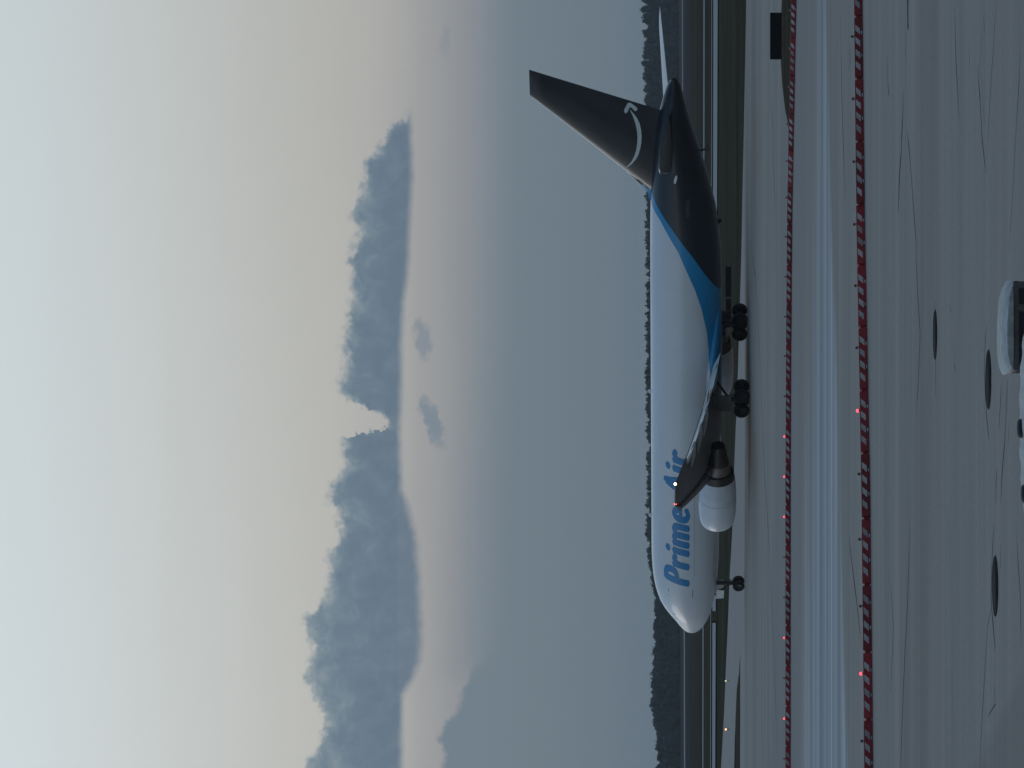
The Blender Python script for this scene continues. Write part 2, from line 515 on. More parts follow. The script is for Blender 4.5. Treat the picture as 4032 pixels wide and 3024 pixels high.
def apron_build(n, co, b):
    st = n.scale(co, (0.10, 1.0, 1.0))                    # wear drawn out along the taxi direction
    s1 = n.noise(st, 0.20, 6.0, 0.62)
    s2 = n.noise(n.scale(co, (0.045, 1.0, 1.0)), 0.11, 9.0, 0.72, 0.8)
    s3 = n.noise(n.scale(co, (0.3, 1.0, 1.0)), 0.06, 4.0, 0.55)
    g = n.noise(co, 7.0, 3.0, 0.7)
    col = n.ramp(s1, [(0.22, (0.252, 0.233, 0.213)), (0.5, (0.318, 0.292, 0.266)), (0.78, (0.385, 0.352, 0.322))])
    col = n.mix(n.smooth(s3, 0.35, 0.65, 0.0, 0.65), col, (0.330, 0.296, 0.268))
    col = mul(n, col, n.smooth(s2, 0.28, 0.72, 0.84, 1.14))
    col = mul(n, col, n.smooth(g, 0.3, 0.7, 0.93, 1.07))
    wob = n.math('MULTIPLY', n.math('SUBTRACT', n.noise(n.scale(co, (0.06, 0.6, 1)), 0.35, 4.0, 0.6), 0.5), 1.0)
    s4 = n.noise(n.scale(co, (0.08, 1.0, 1.0)), 0.33, 8.0, 0.75, 1.2)
    col = n.mix(n.smooth(s4, 0.52, 0.72, 0.0, 0.5), col, (0.205, 0.198, 0.196))
    col = n.mix(n.smooth(s4, 0.44, 0.28, 0.0, 0.35), col, (0.44, 0.41, 0.37))
    # bright newer concrete lane between the two barricade rows
    da = line_dist(n, co, gp(0, 3136), gp(3024, 3203))
    db = line_dist(n, co, gp(0, 3339), gp(3024, 3254))
    ma = n.smooth(n.math('MULTIPLY_ADD', wob, 18.0, da), -15.0, 1.0, 1.0, 0.0)
    mb = n.smooth(n.math('MULTIPLY_ADD', wob, 5.0, db), -0.6, 2.0)
    lane = n.math('MULTIPLY', ma, mb)
    st2 = n.noise(n.scale(co, (0.03, 1.0, 1.0)), 0.10, 9.0, 0.74, 0.8)
    lane_c = n.ramp(st2, [(0.3, (0.28, 0.30, 0.325)), (0.5, (0.405, 0.425, 0.45)), (0.66, (0.57, 0.585, 0.605))])
    lane = n.math('MULTIPLY', lane, n.smooth(st2, 0.32, 0.52, 0.45, 1.0))
    s5 = n.noise(n.scale(co, (0.012, 1.0, 1.0)), 0.75, 7.0, 0.72, 0.5)
    s6 = n.noise(n.scale(co, (0.02, 1.0, 1.0)), 0.22, 5.0, 0.7, 0.6)
    lane_c = mul(n, lane_c, n.smooth(s5, 0.32, 0.68, 0.72, 1.28))
    lane_c = mul(n, lane_c, n.smooth(s6, 0.32, 0.68, 0.80, 1.22))
    col = mul(n, col, n.smooth(s5, 0.32, 0.68, 0.965, 1.035))
    col = n.mix(lane, col, lane_c)
    # light shoulder of the taxiway behind the aircraft
    dc = line_dist(n, co, gp(0, 2931), gp(3024, 2934))
    col = n.mix(n.smooth(dc, -1.0, 1.5, 0.0, 0.8), col, n.ramp(s2, [(0.3, (0.315, 0.295, 0.285)), (0.7, (0.375, 0.352, 0.342))]))
    # brownish worn strips either side of the far barricades
    dd = line_dist(n, co, gp(0, 3030), gp(3024, 3080))
    de = line_dist(n, co, gp(0, 3150), gp(3024, 3190))
    col = n.mix(n.math('MULTIPLY', n.smooth(n.math('MULTIPLY_ADD', wob, 8, dd), -6, 4, 0.75, 0.0), n.smooth(de, -3, 5)), col, (0.275, 0.260, 0.256))
    # tyre darkened strip on the near side
    df = line_dist(n, co, gp(0, 3560), gp(3024, 3600))
    dg = line_dist(n, co, gp(0, 3660), gp(3024, 3700))
    col = mul(n, col, n.math('MULTIPLY_ADD', n.math('MULTIPLY', n.smooth(n.math('MULTIPLY_ADD', wob, 3, df), -1.5, 1.0, 1, 0), n.smooth(n.math('MULTIPLY_ADD', wob, 2, dg), -0.5, 2)), -0.14, 1.0))
    # older dark asphalt in the near left corner
    dh = line_dist(n, co, gp(120, 4032), gp(-60, 3700))
    s_ = n.new('ShaderNodeSeparateXYZ')
    n.put(s_.inputs[0], co)
    p0, p1 = gp(390, 4032), gp(-150, 3770)
    t_ = Vector((p1.x - p0.x, p1.y - p0.y)).normalized()
    side_ = n.math('SUBTRACT', n.math('ADD', n.math('MULTIPLY', s_.outputs[0], t_.y), n.math('MULTIPLY', s_.outputs[1], -t_.x)), t_.y * p0.x - t_.x * p0.y)
    col = mul(n, col, n.smooth(n.math('MULTIPLY_ADD', wob, 1.0, side_), -0.3, 0.3, 0.84, 1.0))
    bp = n.new('ShaderNodeBump')
    bp.inputs['Strength'].default_value = 0.15
    bp.inputs['Distance'].default_value = 0.01
    n.put(bp.inputs['Height'], g)
    n.l.new(bp.outputs[0], b.inputs['Normal'])
    return col


def grass_build(n, co, b):
    a = n.noise(n.scale(co, (0.12, 1, 1)), 0.05, 6.0, 0.65)
    f = n.noise(n.scale(co, (0.25, 1, 1)), 0.3, 5.0, 0.7)
    col = n.ramp(a, [(0.3, (0.045, 0.041, 0.029)), (0.5, (0.068, 0.059, 0.041)), (0.7, (0.098, 0.083, 0.060))])
    return mul(n, col, n.smooth(f, 0.3, 0.7, 0.72, 1.25))


def far_pave_build(n, co, b):
    f = n.noise(n.scale(co, (0.05, 1, 1)), 0.1, 5.0, 0.6)
    return n.ramp(f, [(0.3, (0.25, 0.275, 0.29)), (0.7, (0.34, 0.36, 0.38))])


def dry_build(n, co, b):
    f = n.noise(n.scale(co, (0.05, 1, 1)), 0.04, 5.0, 0.65)
    return n.ramp(f, [(0.3, (0.052, 0.048, 0.052)), (0.7, (0.080, 0.072, 0.075))])


M['apron'] = ground_mat('apron', apron_build, 0.8)
M['grass'] = ground_mat('grass', grass_build, 1.0, 0.0)
M['far_pave'] = ground_mat('far_pave', far_pave_build, 0.8)
M['dry_grass'] = ground_mat('dry_grass', dry_build, 1.0, 0.0)

# ---------------------------------------------------------------- ground
me = mesh([(-7000, -400, -0.25), (7000, -400, -0.25), (7000, 14000, -0.25), (-7000, 14000, -0.25)], [(0, 1, 2, 3)], False)
link('ground', me, None, M['grass'], kind='structure')


def sheet(name, pts, z, mat):
    return link(name, mesh([(p.x, p.y, z) for p in pts], [tuple(range(len(pts)))], False), None, mat, kind='structure')


def strip(name, vL0, vR0, vL1, vR1, z, mat):
    """ground strip given by photo rows of its far (0) and near (1) edge at the left and right picture edge, run on past the frame"""
    def ext(vl, vr):
        a, b_ = gp(0, vl), gp(3024, vr)
        d = b_ - a
        return a - d * 3.0, b_ + d * 3.0
    a, b_ = ext(vL0, vR0)
    c_, d_ = ext(vL1, vR1)
    return sheet(name, [c_, d_, b_, a], z, mat)


strip('dry_verge', 2688, 2684, 2719, 2716, -0.20, M['dry_grass'])
strip('runway', 2692.5, 2684, 2696.5, 2687, -0.14, M['far_pave'])
strip('taxiway', 2762.5, 2767, 2766.5, 2771.5, -0.14, M['far_pave'])
strip('service_road', 2793, 2797.5, 2795, 2799.5, -0.14, M['far_pave'])
strip('parallel_taxiway', 2800.5, 2805, 2812, 2821.5, -0.14, M['far_pave'])

EDGE = [(3024, 2839), (2789, 2852), (2608, 2859), (2500, 2864), (2253, 2874), (2097, 2883), (1753, 2894), (1542, 2903),
        (1000, 2919), (697, 2925), (200, 2935), (0, 2938)]
pts = [gp(3024 - y, v) for y, v in EDGE]
first, last = pts[0], pts[-1]
left = first + (first - pts[2]) * 6
right = last + (last - pts[-3]) * 8
pts = [Vector((-320, -60, 0)), Vector((left.x, left.y, 0))] + pts + [Vector((right.x, right.y, 0)), Vector((320, -60, 0))]
apron = sheet('apron', pts[::-1], 0.0, M['apron'])


def wedge(name, ps, seed):
    rnd = random.Random(seed)
    out = []
    for i in range(len(ps)):
        a = gp(3024 - ps[i][1], ps[i][0])
        b_ = gp(3024 - ps[(i + 1) % len(ps)][1], ps[(i + 1) % len(ps)][0])
        k = max(1, int((b_ - a).length / 1.2))
        for j in range(k):
            p = a.lerp(b_, j / k)
            out.append(p + Vector((0, rnd.uniform(-0.25, 0.25) * (1 if j else 0), 0)))
    # triangulated flat sheet
    bm = bmesh.new()
    bm.faces.new([bm.verts.new((p.x, p.y, 0.006)) for p in out])
    bmesh.ops.triangulate(bm, faces=bm.faces[:])
    o = link(name, bm_mesh(bm), None, M['grass'], kind='structure')
    return o


wedge('grass_island', [(2914.5, 2575), (2910, 2652), (2901, 2717), (2894, 2898), (2891, 3024), (2884, 3400), (2914, 3400), (2914, 3024)], 1)
wedge('grass_verge', [(3106, 512), (3091, 423), (3081, 340), (3075, 250), (3074, 100), (3079, 0), (3079, -500), (3117, -500), (3116, 0), (3111, 300)], 2)


def ribbon(pl, wd, z, mat, name, taper=True):
    """thin flat sealed joint following photo polyline (row, column)"""
    rnd = random.Random(len(pl) * 31 + int(pl[0][0]))
    P = [gp(3024 - y, v) for v, y in pl]
    Q = []
    for i in range(len(P) - 1):
        k = max(2, int((P[i + 1] - P[i]).length / 0.8))
        for j in range(k):
            p = P[i].lerp(P[i + 1], j / k)
            Q.append(p + Vector((0, rnd.uniform(-1, 1) * wd * 0.7, 0)))
    Q.append(P[-1])
    vs_, fs = [], []
    n = len(Q)
    for i, p in enumerate(Q):
        e = min(i, n - 1 - i) / (n * 0.25)
        ww = wd * (min(1, 0.25 + e) if taper else 1) * rnd.uniform(0.6, 1.3)
        t = (Q[min(i + 1, n - 1)] - Q[max(i - 1, 0)]).normalized()
        nr = Vector((-t.y, t.x, 0)) * ww * 0.5
        vs_ += [(p.x - nr.x, p.y - nr.y, z), (p.x + nr.x, p.y + nr.y, z)]
    for i in range(n - 1):
        fs.append((2 * i, 2 * i + 1, 2 * i + 3, 2 * i + 2))
    return link(name, mesh(vs_, fs, False), apron, mat)


r8 = lambda L: [(3000 + a * .6172, 2000 + b * .6172) for a, b in L]
r7 = lambda L: [(3400 + a * .3918, 1000 + b * .3918) for a, b in L]
r2 = lambda L: [(3850 + a * .2411, 1600 + b * .2411) for a, b in L]
rb = lambda L: [(2400 + a * .3617, 1000 + b * .3617) for a, b in L]
rc = lambda L: [(2400 + a * .4973, b * .4973) for a, b in L]
CR = [
    (r8([(1480, 100), (1468, 350), (1462, 560), (1475, 750), (1490, 910)]), 0.11), (r8([(1460, 640), (1440, 750), (1420, 1100), (1405, 1340), (1390, 1659)]), 0.07),
    (r8([(1480, 1120), (1490, 1250), (1440, 1335)]), 0.04), (r8([(815, 430), (840, 760), (830, 1000), (820, 1180)]), 0.10),
    (r8([(945, 100), (930, 600), (905, 1100), (885, 1659)]), 0.16), (r8([(1525, 220), (1520, 440)]), 0.08), (r8([(1625, 180), (1650, 560), (1655, 900)]), 0.06),
    (r7([(1240, 690), (1225, 900), (1215, 1150), (1225, 1400), (1240, 1650)]), 0.07), (r7([(1385, 1300), (1370, 1650)]), 0.06),
    (r7([(1450, 1250), (1435, 1650)]), 0.06), (r7([(715, 470), (735, 800), (725, 1100), (728, 1450)]), 0.12), (r7([(528, 0), (548, 400), (570, 800), (550, 1300), (535, 1640)]), 0.14),
    (r7([(876, 515), (880, 600)]), 0.10), (r7([(918, 1080), (922, 1180)]), 0.10), (r7([(285, 900), (280, 1160)]), 0.08),
    (r2([(130, 0), (160, 300), (182, 545)]), 0.08), (r2([(365, 0), (350, 420)]), 0.05), (r2([(470, 0), (440, 560), (405, 1000), (390, 1300), (375, 1600)]), 0.08),
    (r2([(318, 1000), (300, 1250), (297, 1650)]), 0.06), (r2([(515, 220), (500, 680)]), 0.04),
    (rb([(1550, 0), (1590, 250), (1615, 700), (1640, 1200), (1665, 1900), (1690, 2400), (1740, 3200), (1765, 3900), (1775, 4600)]), 0.30),
    (rc([(1280, 780), (1292, 1000), (1300, 1300), (1312, 1700)]), 0.30), (rc([(1905, 350), (1905, 560)]), 0.2), (rc([(1830, 0), (1838, 700), (1865, 1600)]), 0.22),
    (r8([(75, 0), (65, 600), (100, 1600)]), 0.25), (r8([(555, 180), (600, 560), (640, 900)]), 0.22),
]
rt = lambda L: [(3400 + a * .603, b * .603) for a, b in L]
CR += [(rt([(262, 590), (255, 800), (245, 1000), (235, 1200), (228, 1390)]), 0.30), (rt([(289, -120), (290, 0), (293, 100), (295, 190)]), 0.7),
       (rt([(277, 200), (276, 430)]), 0.12), (rt([(160, 350), (160, 560), (168, 630)]), 0.14), (rt([(285, 850), (305, 1050), (330, 1400), (350, 1660)]), 0.16),
       (rt([(745, 440), (760, 620), (775, 900), (798, 1130)]), 0.08), (rt([(866, 0), (850, 300), (830, 600), (802, 1100)]), 0.05), (rt([(694, 330), (694, 430)]), 0.07),
       (rt([(785, 100), (792, 230)]), 0.08), (rt([(1032, 200), (1015, 550), (1000, 800), (975, 1250), (950, 1659)]), 0.05), (rt([(595, 0), (605, 400), (625, 800)]), 0.10)]
for pl, wd in CR:
    ribbon(pl, wd * 0.62, 0.004, M['tar'], 'sealed_crack')
for pl, wd in [(r8([(1190, 0), (1193, 200), (1196, 400)]), 0.05), (r8([(1210, 980), (1215, 1250), (1218, 1500)]), 0.05), (rb([(1850, 0), (1860, 240)]), 0.35), (rt([(772, 210), (756, 440), (774, 600), (790, 820)]), 0.10)]:
    ribbon(pl, wd, 0.004, M['old_paint'], 'faded_paint_line')

# manhole covers
for (v, y, lab) in [(3683, 1318, 'round dark iron manhole cover, nearest to the barricades'), (3893, 1495, 'round dark iron manhole cover just left of the white tug roof'),
                    (3920, 2308, 'round dark iron manhole cover far left, beside a tar line')]:
    p = gp(3024 - y, v)
    root = empty('manhole_cover', (p.x, p.y, 0.0), 0, lab, 'manhole', 'manhole covers in the apron')
    bm = bmesh.new()
    add_lathe(bm, [(0.002, 0.50), (0.012, 0.50), (0.012, 0.0)], (0, 0, 0), (0, 0, 1), 28)
    link('cover', bm_mesh(bm, recalc=False), root, M['iron'])
    bm = bmesh.new()
    add_lathe(bm, [(0.002, 0.55), (0.016, 0.55), (0.016, 0.51), (0.002, 0.51)], (0, 0, 0), (0, 0, 1), 28)
    link('rim', bm_mesh(bm, recalc=False), root, M['iron'])

# ---------------------------------------------------------------- forest behind the field (one mass)
def leaf_mat(name, c0, c1):
    def bld(n, co, b):
        return n.ramp(n.noise(co, 0.11, 5.0, 0.7), [(0.36, c0), (0.62, c1)])
    return ground_mat(name, bld, 0.9)


M['leaf'] = leaf_mat('leaf', (0.014, 0.024, 0.023), (0.052, 0.068, 0.056))
M['bark'] = pbr('bark', (0.03, 0.026, 0.022), 0.9)
rnd = random.Random(21)
TL = [(-420, 2592), (-200, 2598), (0, 2592), (60, 2590), (95, 2583), (130, 2592), (180, 2574), (225, 2566), (260, 2561), (320, 2564), (400, 2567), (520, 2571), (570, 2576), (640, 2580),
      (760, 2562), (900, 2544), (1100, 2547), (1400, 2545), (1700, 2543), (1900, 2544), (2200, 2542), (2500, 2547), (2640, 2540),
      (2700, 2533), (2780, 2530), (2840, 2536), (2900, 2531), (2960, 2526), (3024, 2523), (3200, 2528), (3500, 2530)]


def tl_h(u):
    return float(np.interp(u, [a for a, _ in TL], [b for _, b in TL]))


fv, ff = [], []
ico = bmesh.new()
bmesh.ops.create_icosphere(ico, subdivisions=1, radius=1.0)
ico.verts.ensure_lookup_table()
ICO_V = [v.co.copy() for v in ico.verts]
ICO_F = [tuple(v.index for v in f.verts) for f in ico.faces]
ico.free()


def tree_into(px, py, z0, h, rx):
    n0 = len(fv)
    # trunk
    for k in range(5):
        a = 2 * math.pi * k / 5
        fv.append((px + 0.35 * math.cos(a), py + 0.35 * math.sin(a), z0))
    for k in range(5):
        a = 2 * math.pi * k / 5
        fv.append((px + 0.15 * math.cos(a), py + 0.15 * math.sin(a), z0 + h * 0.75))
    for k in range(5):
        ff.append((n0 + k, n0 + (k + 1) % 5, n0 + 5 + (k + 1) % 5, n0 + 5 + k))
    lobes = []
    for k in range(8):
        a = rnd.uniform(0, 6.28)
        zz = rnd.uniform(0.10, 0.86)
        rr = rx * rnd.uniform(0.42, 0.68) * (1.15 - 0.5 * zz)
        lobes.append((px + math.cos(a) * rx * 0.5 * (1.1 - zz), py + math.sin(a) * rx * 0.5 * (1.1 - zz), z0 + h * zz, rr, rr * rnd.uniform(0.9, 1.5)))
    lobes.append((px, py, z0 + h * 0.90, rx * 0.34, h * 0.10))
    for (lx, ly, lz, lr, lh) in lobes:
        m0 = len(fv)
        for q in ICO_V:
            j = rnd.uniform(0.72, 0.98)
            fv.append((lx + q.x * lr * j, ly + q.y * lr * j, lz + q.z * lh * j))
        for f_ in ICO_F:
            ff.append(tuple(m0 + i for i in f_))
        for k in range(20):
            th, ph = rnd.uniform(0, 6.28), math.acos(rnd.uniform(-0.7, 1))
            d = Vector((math.sin(ph) * math.cos(th), math.sin(ph) * math.sin(th), math.cos(ph)))
            c_ = Vector((lx + d.x * lr, ly + d.y * lr, lz + d.z * lh)) * 1.0
            e1 = Vector((rnd.uniform(-1, 1), rnd.uniform(-1, 1), rnd.uniform(-1, 1))).normalized()
            e2 = e1.cross(d + Vector((0.01, 0.02, 0))).normalized()
            s_ = rnd.uniform(0.35, 0.95)
            m1 = len(fv)
            for (a, b_) in ((-1, -0.6), (1, -0.5), (0.8, 0.7), (-0.7, 0.6)):
                p = c_ + e1 * a * s_ + e2 * b_ * s_
                fv.append((p.x, p.y, p.z))
            ff.append((m1, m1 + 1, m1 + 2, m1 + 3))


Z_FAR = -0.25
for row in range(4):
    u = -430.0
    while u < 3480:
        t = u / 3024.0
        d_ = 2240 + 420 * t + row * 34 + rnd.uniform(-8, 8)
        px = (u - 1512) / F_PX * d_
        vt = tl_h(u) + row * 0.5
        topz = CAM_H + (VH - vt) * d_ / F_PX
        h = (topz - Z_FAR) * rnd.choice((1.02, 1.0, 0.98, 0.94, 0.88, 0.84)) * rnd.uniform(0.97, 1.03)
        rx = rnd.uniform(4.5, 7.5)
        tree_into(px, d_, Z_FAR, h, rx)
        if row == 0 and rnd.random() < 0.8:                 # lower growth along the wood's edge
            tree_into(px + rnd.uniform(-4, 4), d_ - rnd.uniform(6, 16), Z_FAR, h * rnd.uniform(0.45, 0.75), rx * 1.1)
        u += rnd.uniform(15, 27)
link('forest', mesh(fv, ff, False), None, M['leaf'], label='dark hazy wood along the far side of the airfield', cat='wood', kind='stuff')

# ---------------------------------------------------------------- aircraft
TH = R(38.8)
D_MAIN, X_MAIN = 269.7, (1607 - 1512) / F_PX * 269.7
NOSE_X = 27.86                                     # distance main gear to nose
plane = empty('cargo_jet', (X_MAIN, D_MAIN, 0.012), math.pi - TH,
              'large white twin-engine cargo jet with near-black tail, blue diagonal band and blue lettering', 'airplane')


def A(x, y, z):
    """aircraft station (x aft of nose, y to port, z above ground) to local"""
    return Vector((NOSE_X - x, y, z))


def pchip(xs, ys):
    xs, ys = np.array(xs, float), np.array(ys, float)
    h = np.diff(xs)
    d = np.diff(ys) / h
    m_ = np.zeros(len(xs))
    m_[0], m_[-1] = d[0], d[-1]
    for i in range(1, len(xs) - 1):
        if d[i - 1] * d[i] > 0:
            w1, w2 = 2 * h[i] + h[i - 1], h[i] + 2 * h[i - 1]
            m_[i] = (w1 + w2) / (w1 / d[i - 1] + w2 / d[i])

    def f(x):
        x = min(max(x, xs[0]), xs[-1])
        i = min(max(int(np.searchsorted(xs, x)) - 1, 0), len(xs) - 2)
        t = (x - xs[i]) / h[i]
        return float((1 + 2 * t) * (1 - t) ** 2 * ys[i] + t * (1 - t) ** 2 * h[i] * m_[i] + t * t * (3 - 2 * t) * ys[i + 1] + t * t * (t - 1) * h[i] * m_[i + 1])
    return f


FX = [0, 0.12, 0.45, 1.0, 2.0, 3.0, 4.0, 5.2, 6.8, 9.0, 33, 36, 38, 40, 42, 44.3, 46.8, 48.5, 50.5, 52.3, 53.0, 53.3]
FTOP = [4.16, 4.52, 4.88, 5.22, 5.74, 6.34, 6.80, 7.10, 7.30, 7.38, 7.38, 7.38, 7.38, 7.37, 7.35, 7.28, 7.13, 6.97, 6.68, 6.28, 6.04, 5.80]
FBOT = [4.16, 3.78, 3.44, 3.12, 2.75, 2.52, 2.36, 2.22, 2.12, 2.07, 2.07, 2.09, 2.14, 2.28, 2.53, 3.00, 3.60, 4.08, 4.60, 5.02, 5.20, 5.42]
FHW = [0.0, 0.40, 0.78, 1.16, 1.66, 2.02, 2.24, 2.40, 2.49, 2.515, 2.515, 2.515, 2.50, 2.44, 2.33, 2.14, 1.86, 1.60, 1.22, 0.80, 0.56, 0.28]
f_top, f_bot, f_hw = pchip(FX, FTOP), pchip(FX, FBOT), pchip(FX, FHW)


def fus_y(x, z):
    t_, b_, w_ = f_top(x), f_bot(x), f_hw(x)
    zc = t_ - (t_ - b_) * 0.475
    q = (z - zc) / ((t_ - zc) if z > zc else (zc - b_))
    return w_ * math.sqrt(max(0.0, 1 - min(1, abs(q)) ** 2.06))


stations = [0, 0.03, 0.12, 0.25, 0.45, 0.7, 1.0, 1.4, 1.8, 2.2, 2.6, 3.0, 3.5, 4.0, 4.6, 5.2, 6.0, 6.8, 7.9, 9.0]
stations += [9 + 1.2 * k for k in range(1, 21)] + [33 + 0.5 * k for k in range(1, 41)] + [53.1, 53.2, 53.3]
SEG = 72
fv_, ff_ = [], []
for x in stations:
    t_, b_, w_ = f_top(x), f_bot(x), f_hw(x)
    zc = t_ - (t_ - b_) * 0.475
    for k in range(SEG):
        a = 2 * math.pi * k / SEG
        ca, sa = math.cos(a), math.sin(a)
        yy = w_ * math.copysign(abs(ca) ** (2 / 2.06), ca)
        zz = zc + ((t_ - zc) if sa > 0 else (zc - b_)) * math.copysign(abs(sa) ** (2 / 2.06), sa)
        fv_.append(A(x, yy, zz))
for i in range(len(stations) - 1):
    for k in range(SEG):
        a, b_ = i * SEG + k, i * SEG + (k + 1) % SEG
        ff_.append((a, b_, b_ + SEG, a + SEG))
ff_.append(tuple(range((len(stations) - 1) * SEG, len(stations) * SEG)))


def livery():
    m = bpy.data.materials.new('livery')
    m.use_nodes = True
    n = NT(m.node_tree)
    b = m.node_tree.nodes['Principled BSDF']
    co = n.new('ShaderNodeTexCoord').outputs['Object']
    s_ = n.new('ShaderNodeSeparateXYZ')
    n.put(s_.inputs[0], co)
    xa = n.math('SUBTRACT', NOSE_X, s_.outputs[0])
    z = s_.outputs[2]
    WB = [(0, 22.5), (2.0, 22.5), (2.5, 24.0), (2.96, 28.6), (3.02, 30.2), (3.19, 32.2), (3.6, 34.5), (4.1, 36.4), (4.78, 38.3), (5.32, 39.8), (6.0, 41.05), (6.64, 42.2), (7.4, 43.0), (8, 43.2)]
    BD = [(0, 34.6), (2.2, 35.2), (3.07, 37.0), (3.9, 38.65), (4.3, 39.4), (5.05, 40.6), (5.79, 41.75), (6.64, 42.95), (7.14, 43.65), (7.46, 44.0), (8, 44.2)]
    xwb = n.curve(z, WB, 0, 8, 20, 50)
    xbd = n.curve(z, BD, 0, 8, 20, 50)
    m_b = n.smooth(n.math('SUBTRACT', xa, xwb), -0.015, 0.015)
    m_d = n.smooth(n.math('SUBTRACT', xa, xbd), -0.015, 0.015)
    dirt = n.noise(n.scale(co, (0.25, 1, 1)), 0.9, 5.0, 0.6)
    wcol = n.mix(n.smooth(dirt, 0.4, 0.75, 0.0, 0.35), (0.71, 0.745, 0.80), (0.62, 0.645, 0.68))
    # grime streaks low on the belly
    wcol = n.mix(n.math('MULTIPLY', n.smooth(z, 3.4, 2.2), n.smooth(dirt, 0.3, 0.7, 0.15, 0.6)), wcol, (0.42, 0.41, 0.40))
    # hoop joints every few metres
    fr = n.math('FRACT', n.math('DIVIDE', xa, 5.6))
    seam = n.smooth(n.math('ABSOLUTE', n.math('SUBTRACT', fr, 0.5)), 0.0032, 0.0012)
    wcol = n.mix(n.math('MULTIPLY', seam, 0.28), wcol, (0.3, 0.31, 0.33))
    col = n.mix(m_b, wcol, (0.008, 0.27, 0.56))
    col = n.mix(m_d, col, (0.0075, 0.0105, 0.018))
    n.put(b.inputs['Base Color'], col)
    b.inputs['Coat Weight'].default_value = 0.4
    n.put(b.inputs['Roughness'], n.smooth(dirt, 0.3, 0.7, 0.30, 0.42))
    return m


M['livery'] = livery()
fus = link('fuselage', mesh(fv_, ff_), plane, M['livery'])

# wing to body fairing
bm = bmesh.new()
rings = []
for x, hw, zb, zt in [(16.6, 0.9, 2.10, 2.5), (18.0, 1.6, 2.04, 3.0), (20.0, 2.05, 2.00, 3.4), (24, 2.2, 1.98, 3.6), (28, 2.2, 1.98, 3.5), (30.5, 2.0, 2.00, 3.1), (32.5, 1.5, 2.04, 2.7), (34.0, 0.9, 2.10, 2.4)]:
    ring = []
    for k in range(40):
        a = 2 * math.pi * k / 40
        ca, sa = math.cos(a), math.sin(a)
        zc = (zb + zt) / 2 + 0.1
        ring.append(bm.verts.new(A(x, hw * math.copysign(abs(ca) ** 0.9, ca), zc + ((zt - zc) if sa > 0 else (zc - zb)) * math.copysign(abs(sa) ** 0.9, sa))))
    rings.append(ring)
for i in range(len(rings) - 1):
    for k in range(40):
        bm.faces.new((rings[i][k], rings[i][(k + 1) % 40], rings[i + 1][(k + 1) % 40], rings[i + 1][k]))
bm.faces.new(rings[0])
bm.faces.new(rings[-1][::-1])
link('belly_fairing', bm_mesh(bm, True), plane, M['livery'])


def on_fus(x, z, off=0.012, side=1):
    return A(x, side * (fus_y(x, z) + off), z)


def drape(bm, poly_tris, fn):
    pass


def print_on(name, bm2, fn, parent, mat, step=0.3):
    """bm2 holds flat faces in (a, b, 0); cut fine, then bend onto the skin with fn(a, b)"""
    a0, a1 = min(v.co.x for v in bm2.verts), max(v.co.x for v in bm2.verts)
    b0, b1 = min(v.co.y for v in bm2.verts), max(v.co.y for v in bm2.verts)
    k = b0 + step
    while k < b1:
        bmesh.ops.bisect_plane(bm2, geom=bm2.verts[:] + bm2.edges[:] + bm2.faces[:], plane_co=(0, k, 0), plane_no=(0, 1, 0))
        k += step
    k = a0 + step * 3
    while k < a1:
        bmesh.ops.bisect_plane(bm2, geom=bm2.verts[:] + bm2.edges[:] + bm2.faces[:], plane_co=(k, 0, 0), plane_no=(1, 0, 0))
        k += step * 3
    for v in bm2.verts:
        h_ = v.co.z
        v.co = fn(v.co.x, v.co.y)
        v.co.y += math.copysign(h_, v.co.y)
    return link(name, bm_mesh(bm2, False), parent, mat)


def text_bm(body, size, offset, shear, spacing=1.0):
    cu = bpy.data.curves.new('t', 'FONT')
    cu.body = body
    cu.size = size
    cu.offset = offset
    cu.shear = shear
    cu.space_character = spacing
    cu.resolution_u = 6
    ob = bpy.data.objects.new('t', cu)
    COL.objects.link(ob)
    dg = bpy.context.evaluated_depsgraph_get()
    me_ = bpy.data.meshes.new_from_object(ob.evaluated_get(dg))
    bm_ = bmesh.new()
    bm_.from_mesh(me_)
    bpy.data.objects.remove(ob)
    bpy.data.meshes.remove(me_)
    bpy.data.curves.remove(cu)
    bmesh.ops.remove_doubles(bm_, verts=bm_.verts[:], dist=1e-5)
    return bm_


def place_text(name, body, x0, x1, z0, z1, off, shear, mat, side, spacing=1.0):
    b_ = text_bm(body, 1.0, 0.0, shear, spacing)
    if off > 0.02:                                   # heavier strokes: copies set side by side, each a hair higher
        src = b_.copy()
        base_me = bpy.data.meshes.new('tmp')
        src.to_mesh(base_me)
        src.free()
        for q, (ox, oy) in enumerate(((off, 0.0), (2 * off, 0.0), (3 * off, 0.0), (1.5 * off, 0.018), (1.5 * off, -0.018))):
            n0 = len(b_.verts)
            b_.from_mesh(base_me)
            b_.verts.ensure_lookup_table()
            for v in b_.verts[n0:]:
                v.co.x += ox
                v.co.y += oy
                v.co.z = 0.0015 * (q + 1)
    xs = [v.co.x for v in b_.verts]
    ys = [v.co.y for v in b_.verts]
    sx = (x1 - x0) / (max(xs) - min(xs))
    sy = (z1 - z0) / (max(ys) - min(ys))
    mx_, my_ = min(xs), min(ys)
    for v in b_.verts:
        v.co = Vector(((v.co.x - mx_) * sx, (v.co.y - my_) * sy, v.co.z))
    if side > 0:
        return print_on(name, b_, lambda a, c_: on_fus(x0 + a, z0 + c_, 0.012, 1), fus, mat)
    return print_on(name, b_, lambda a, c_: on_fus(x1 - a, z0 + c_, 0.012, -1), fus, mat)


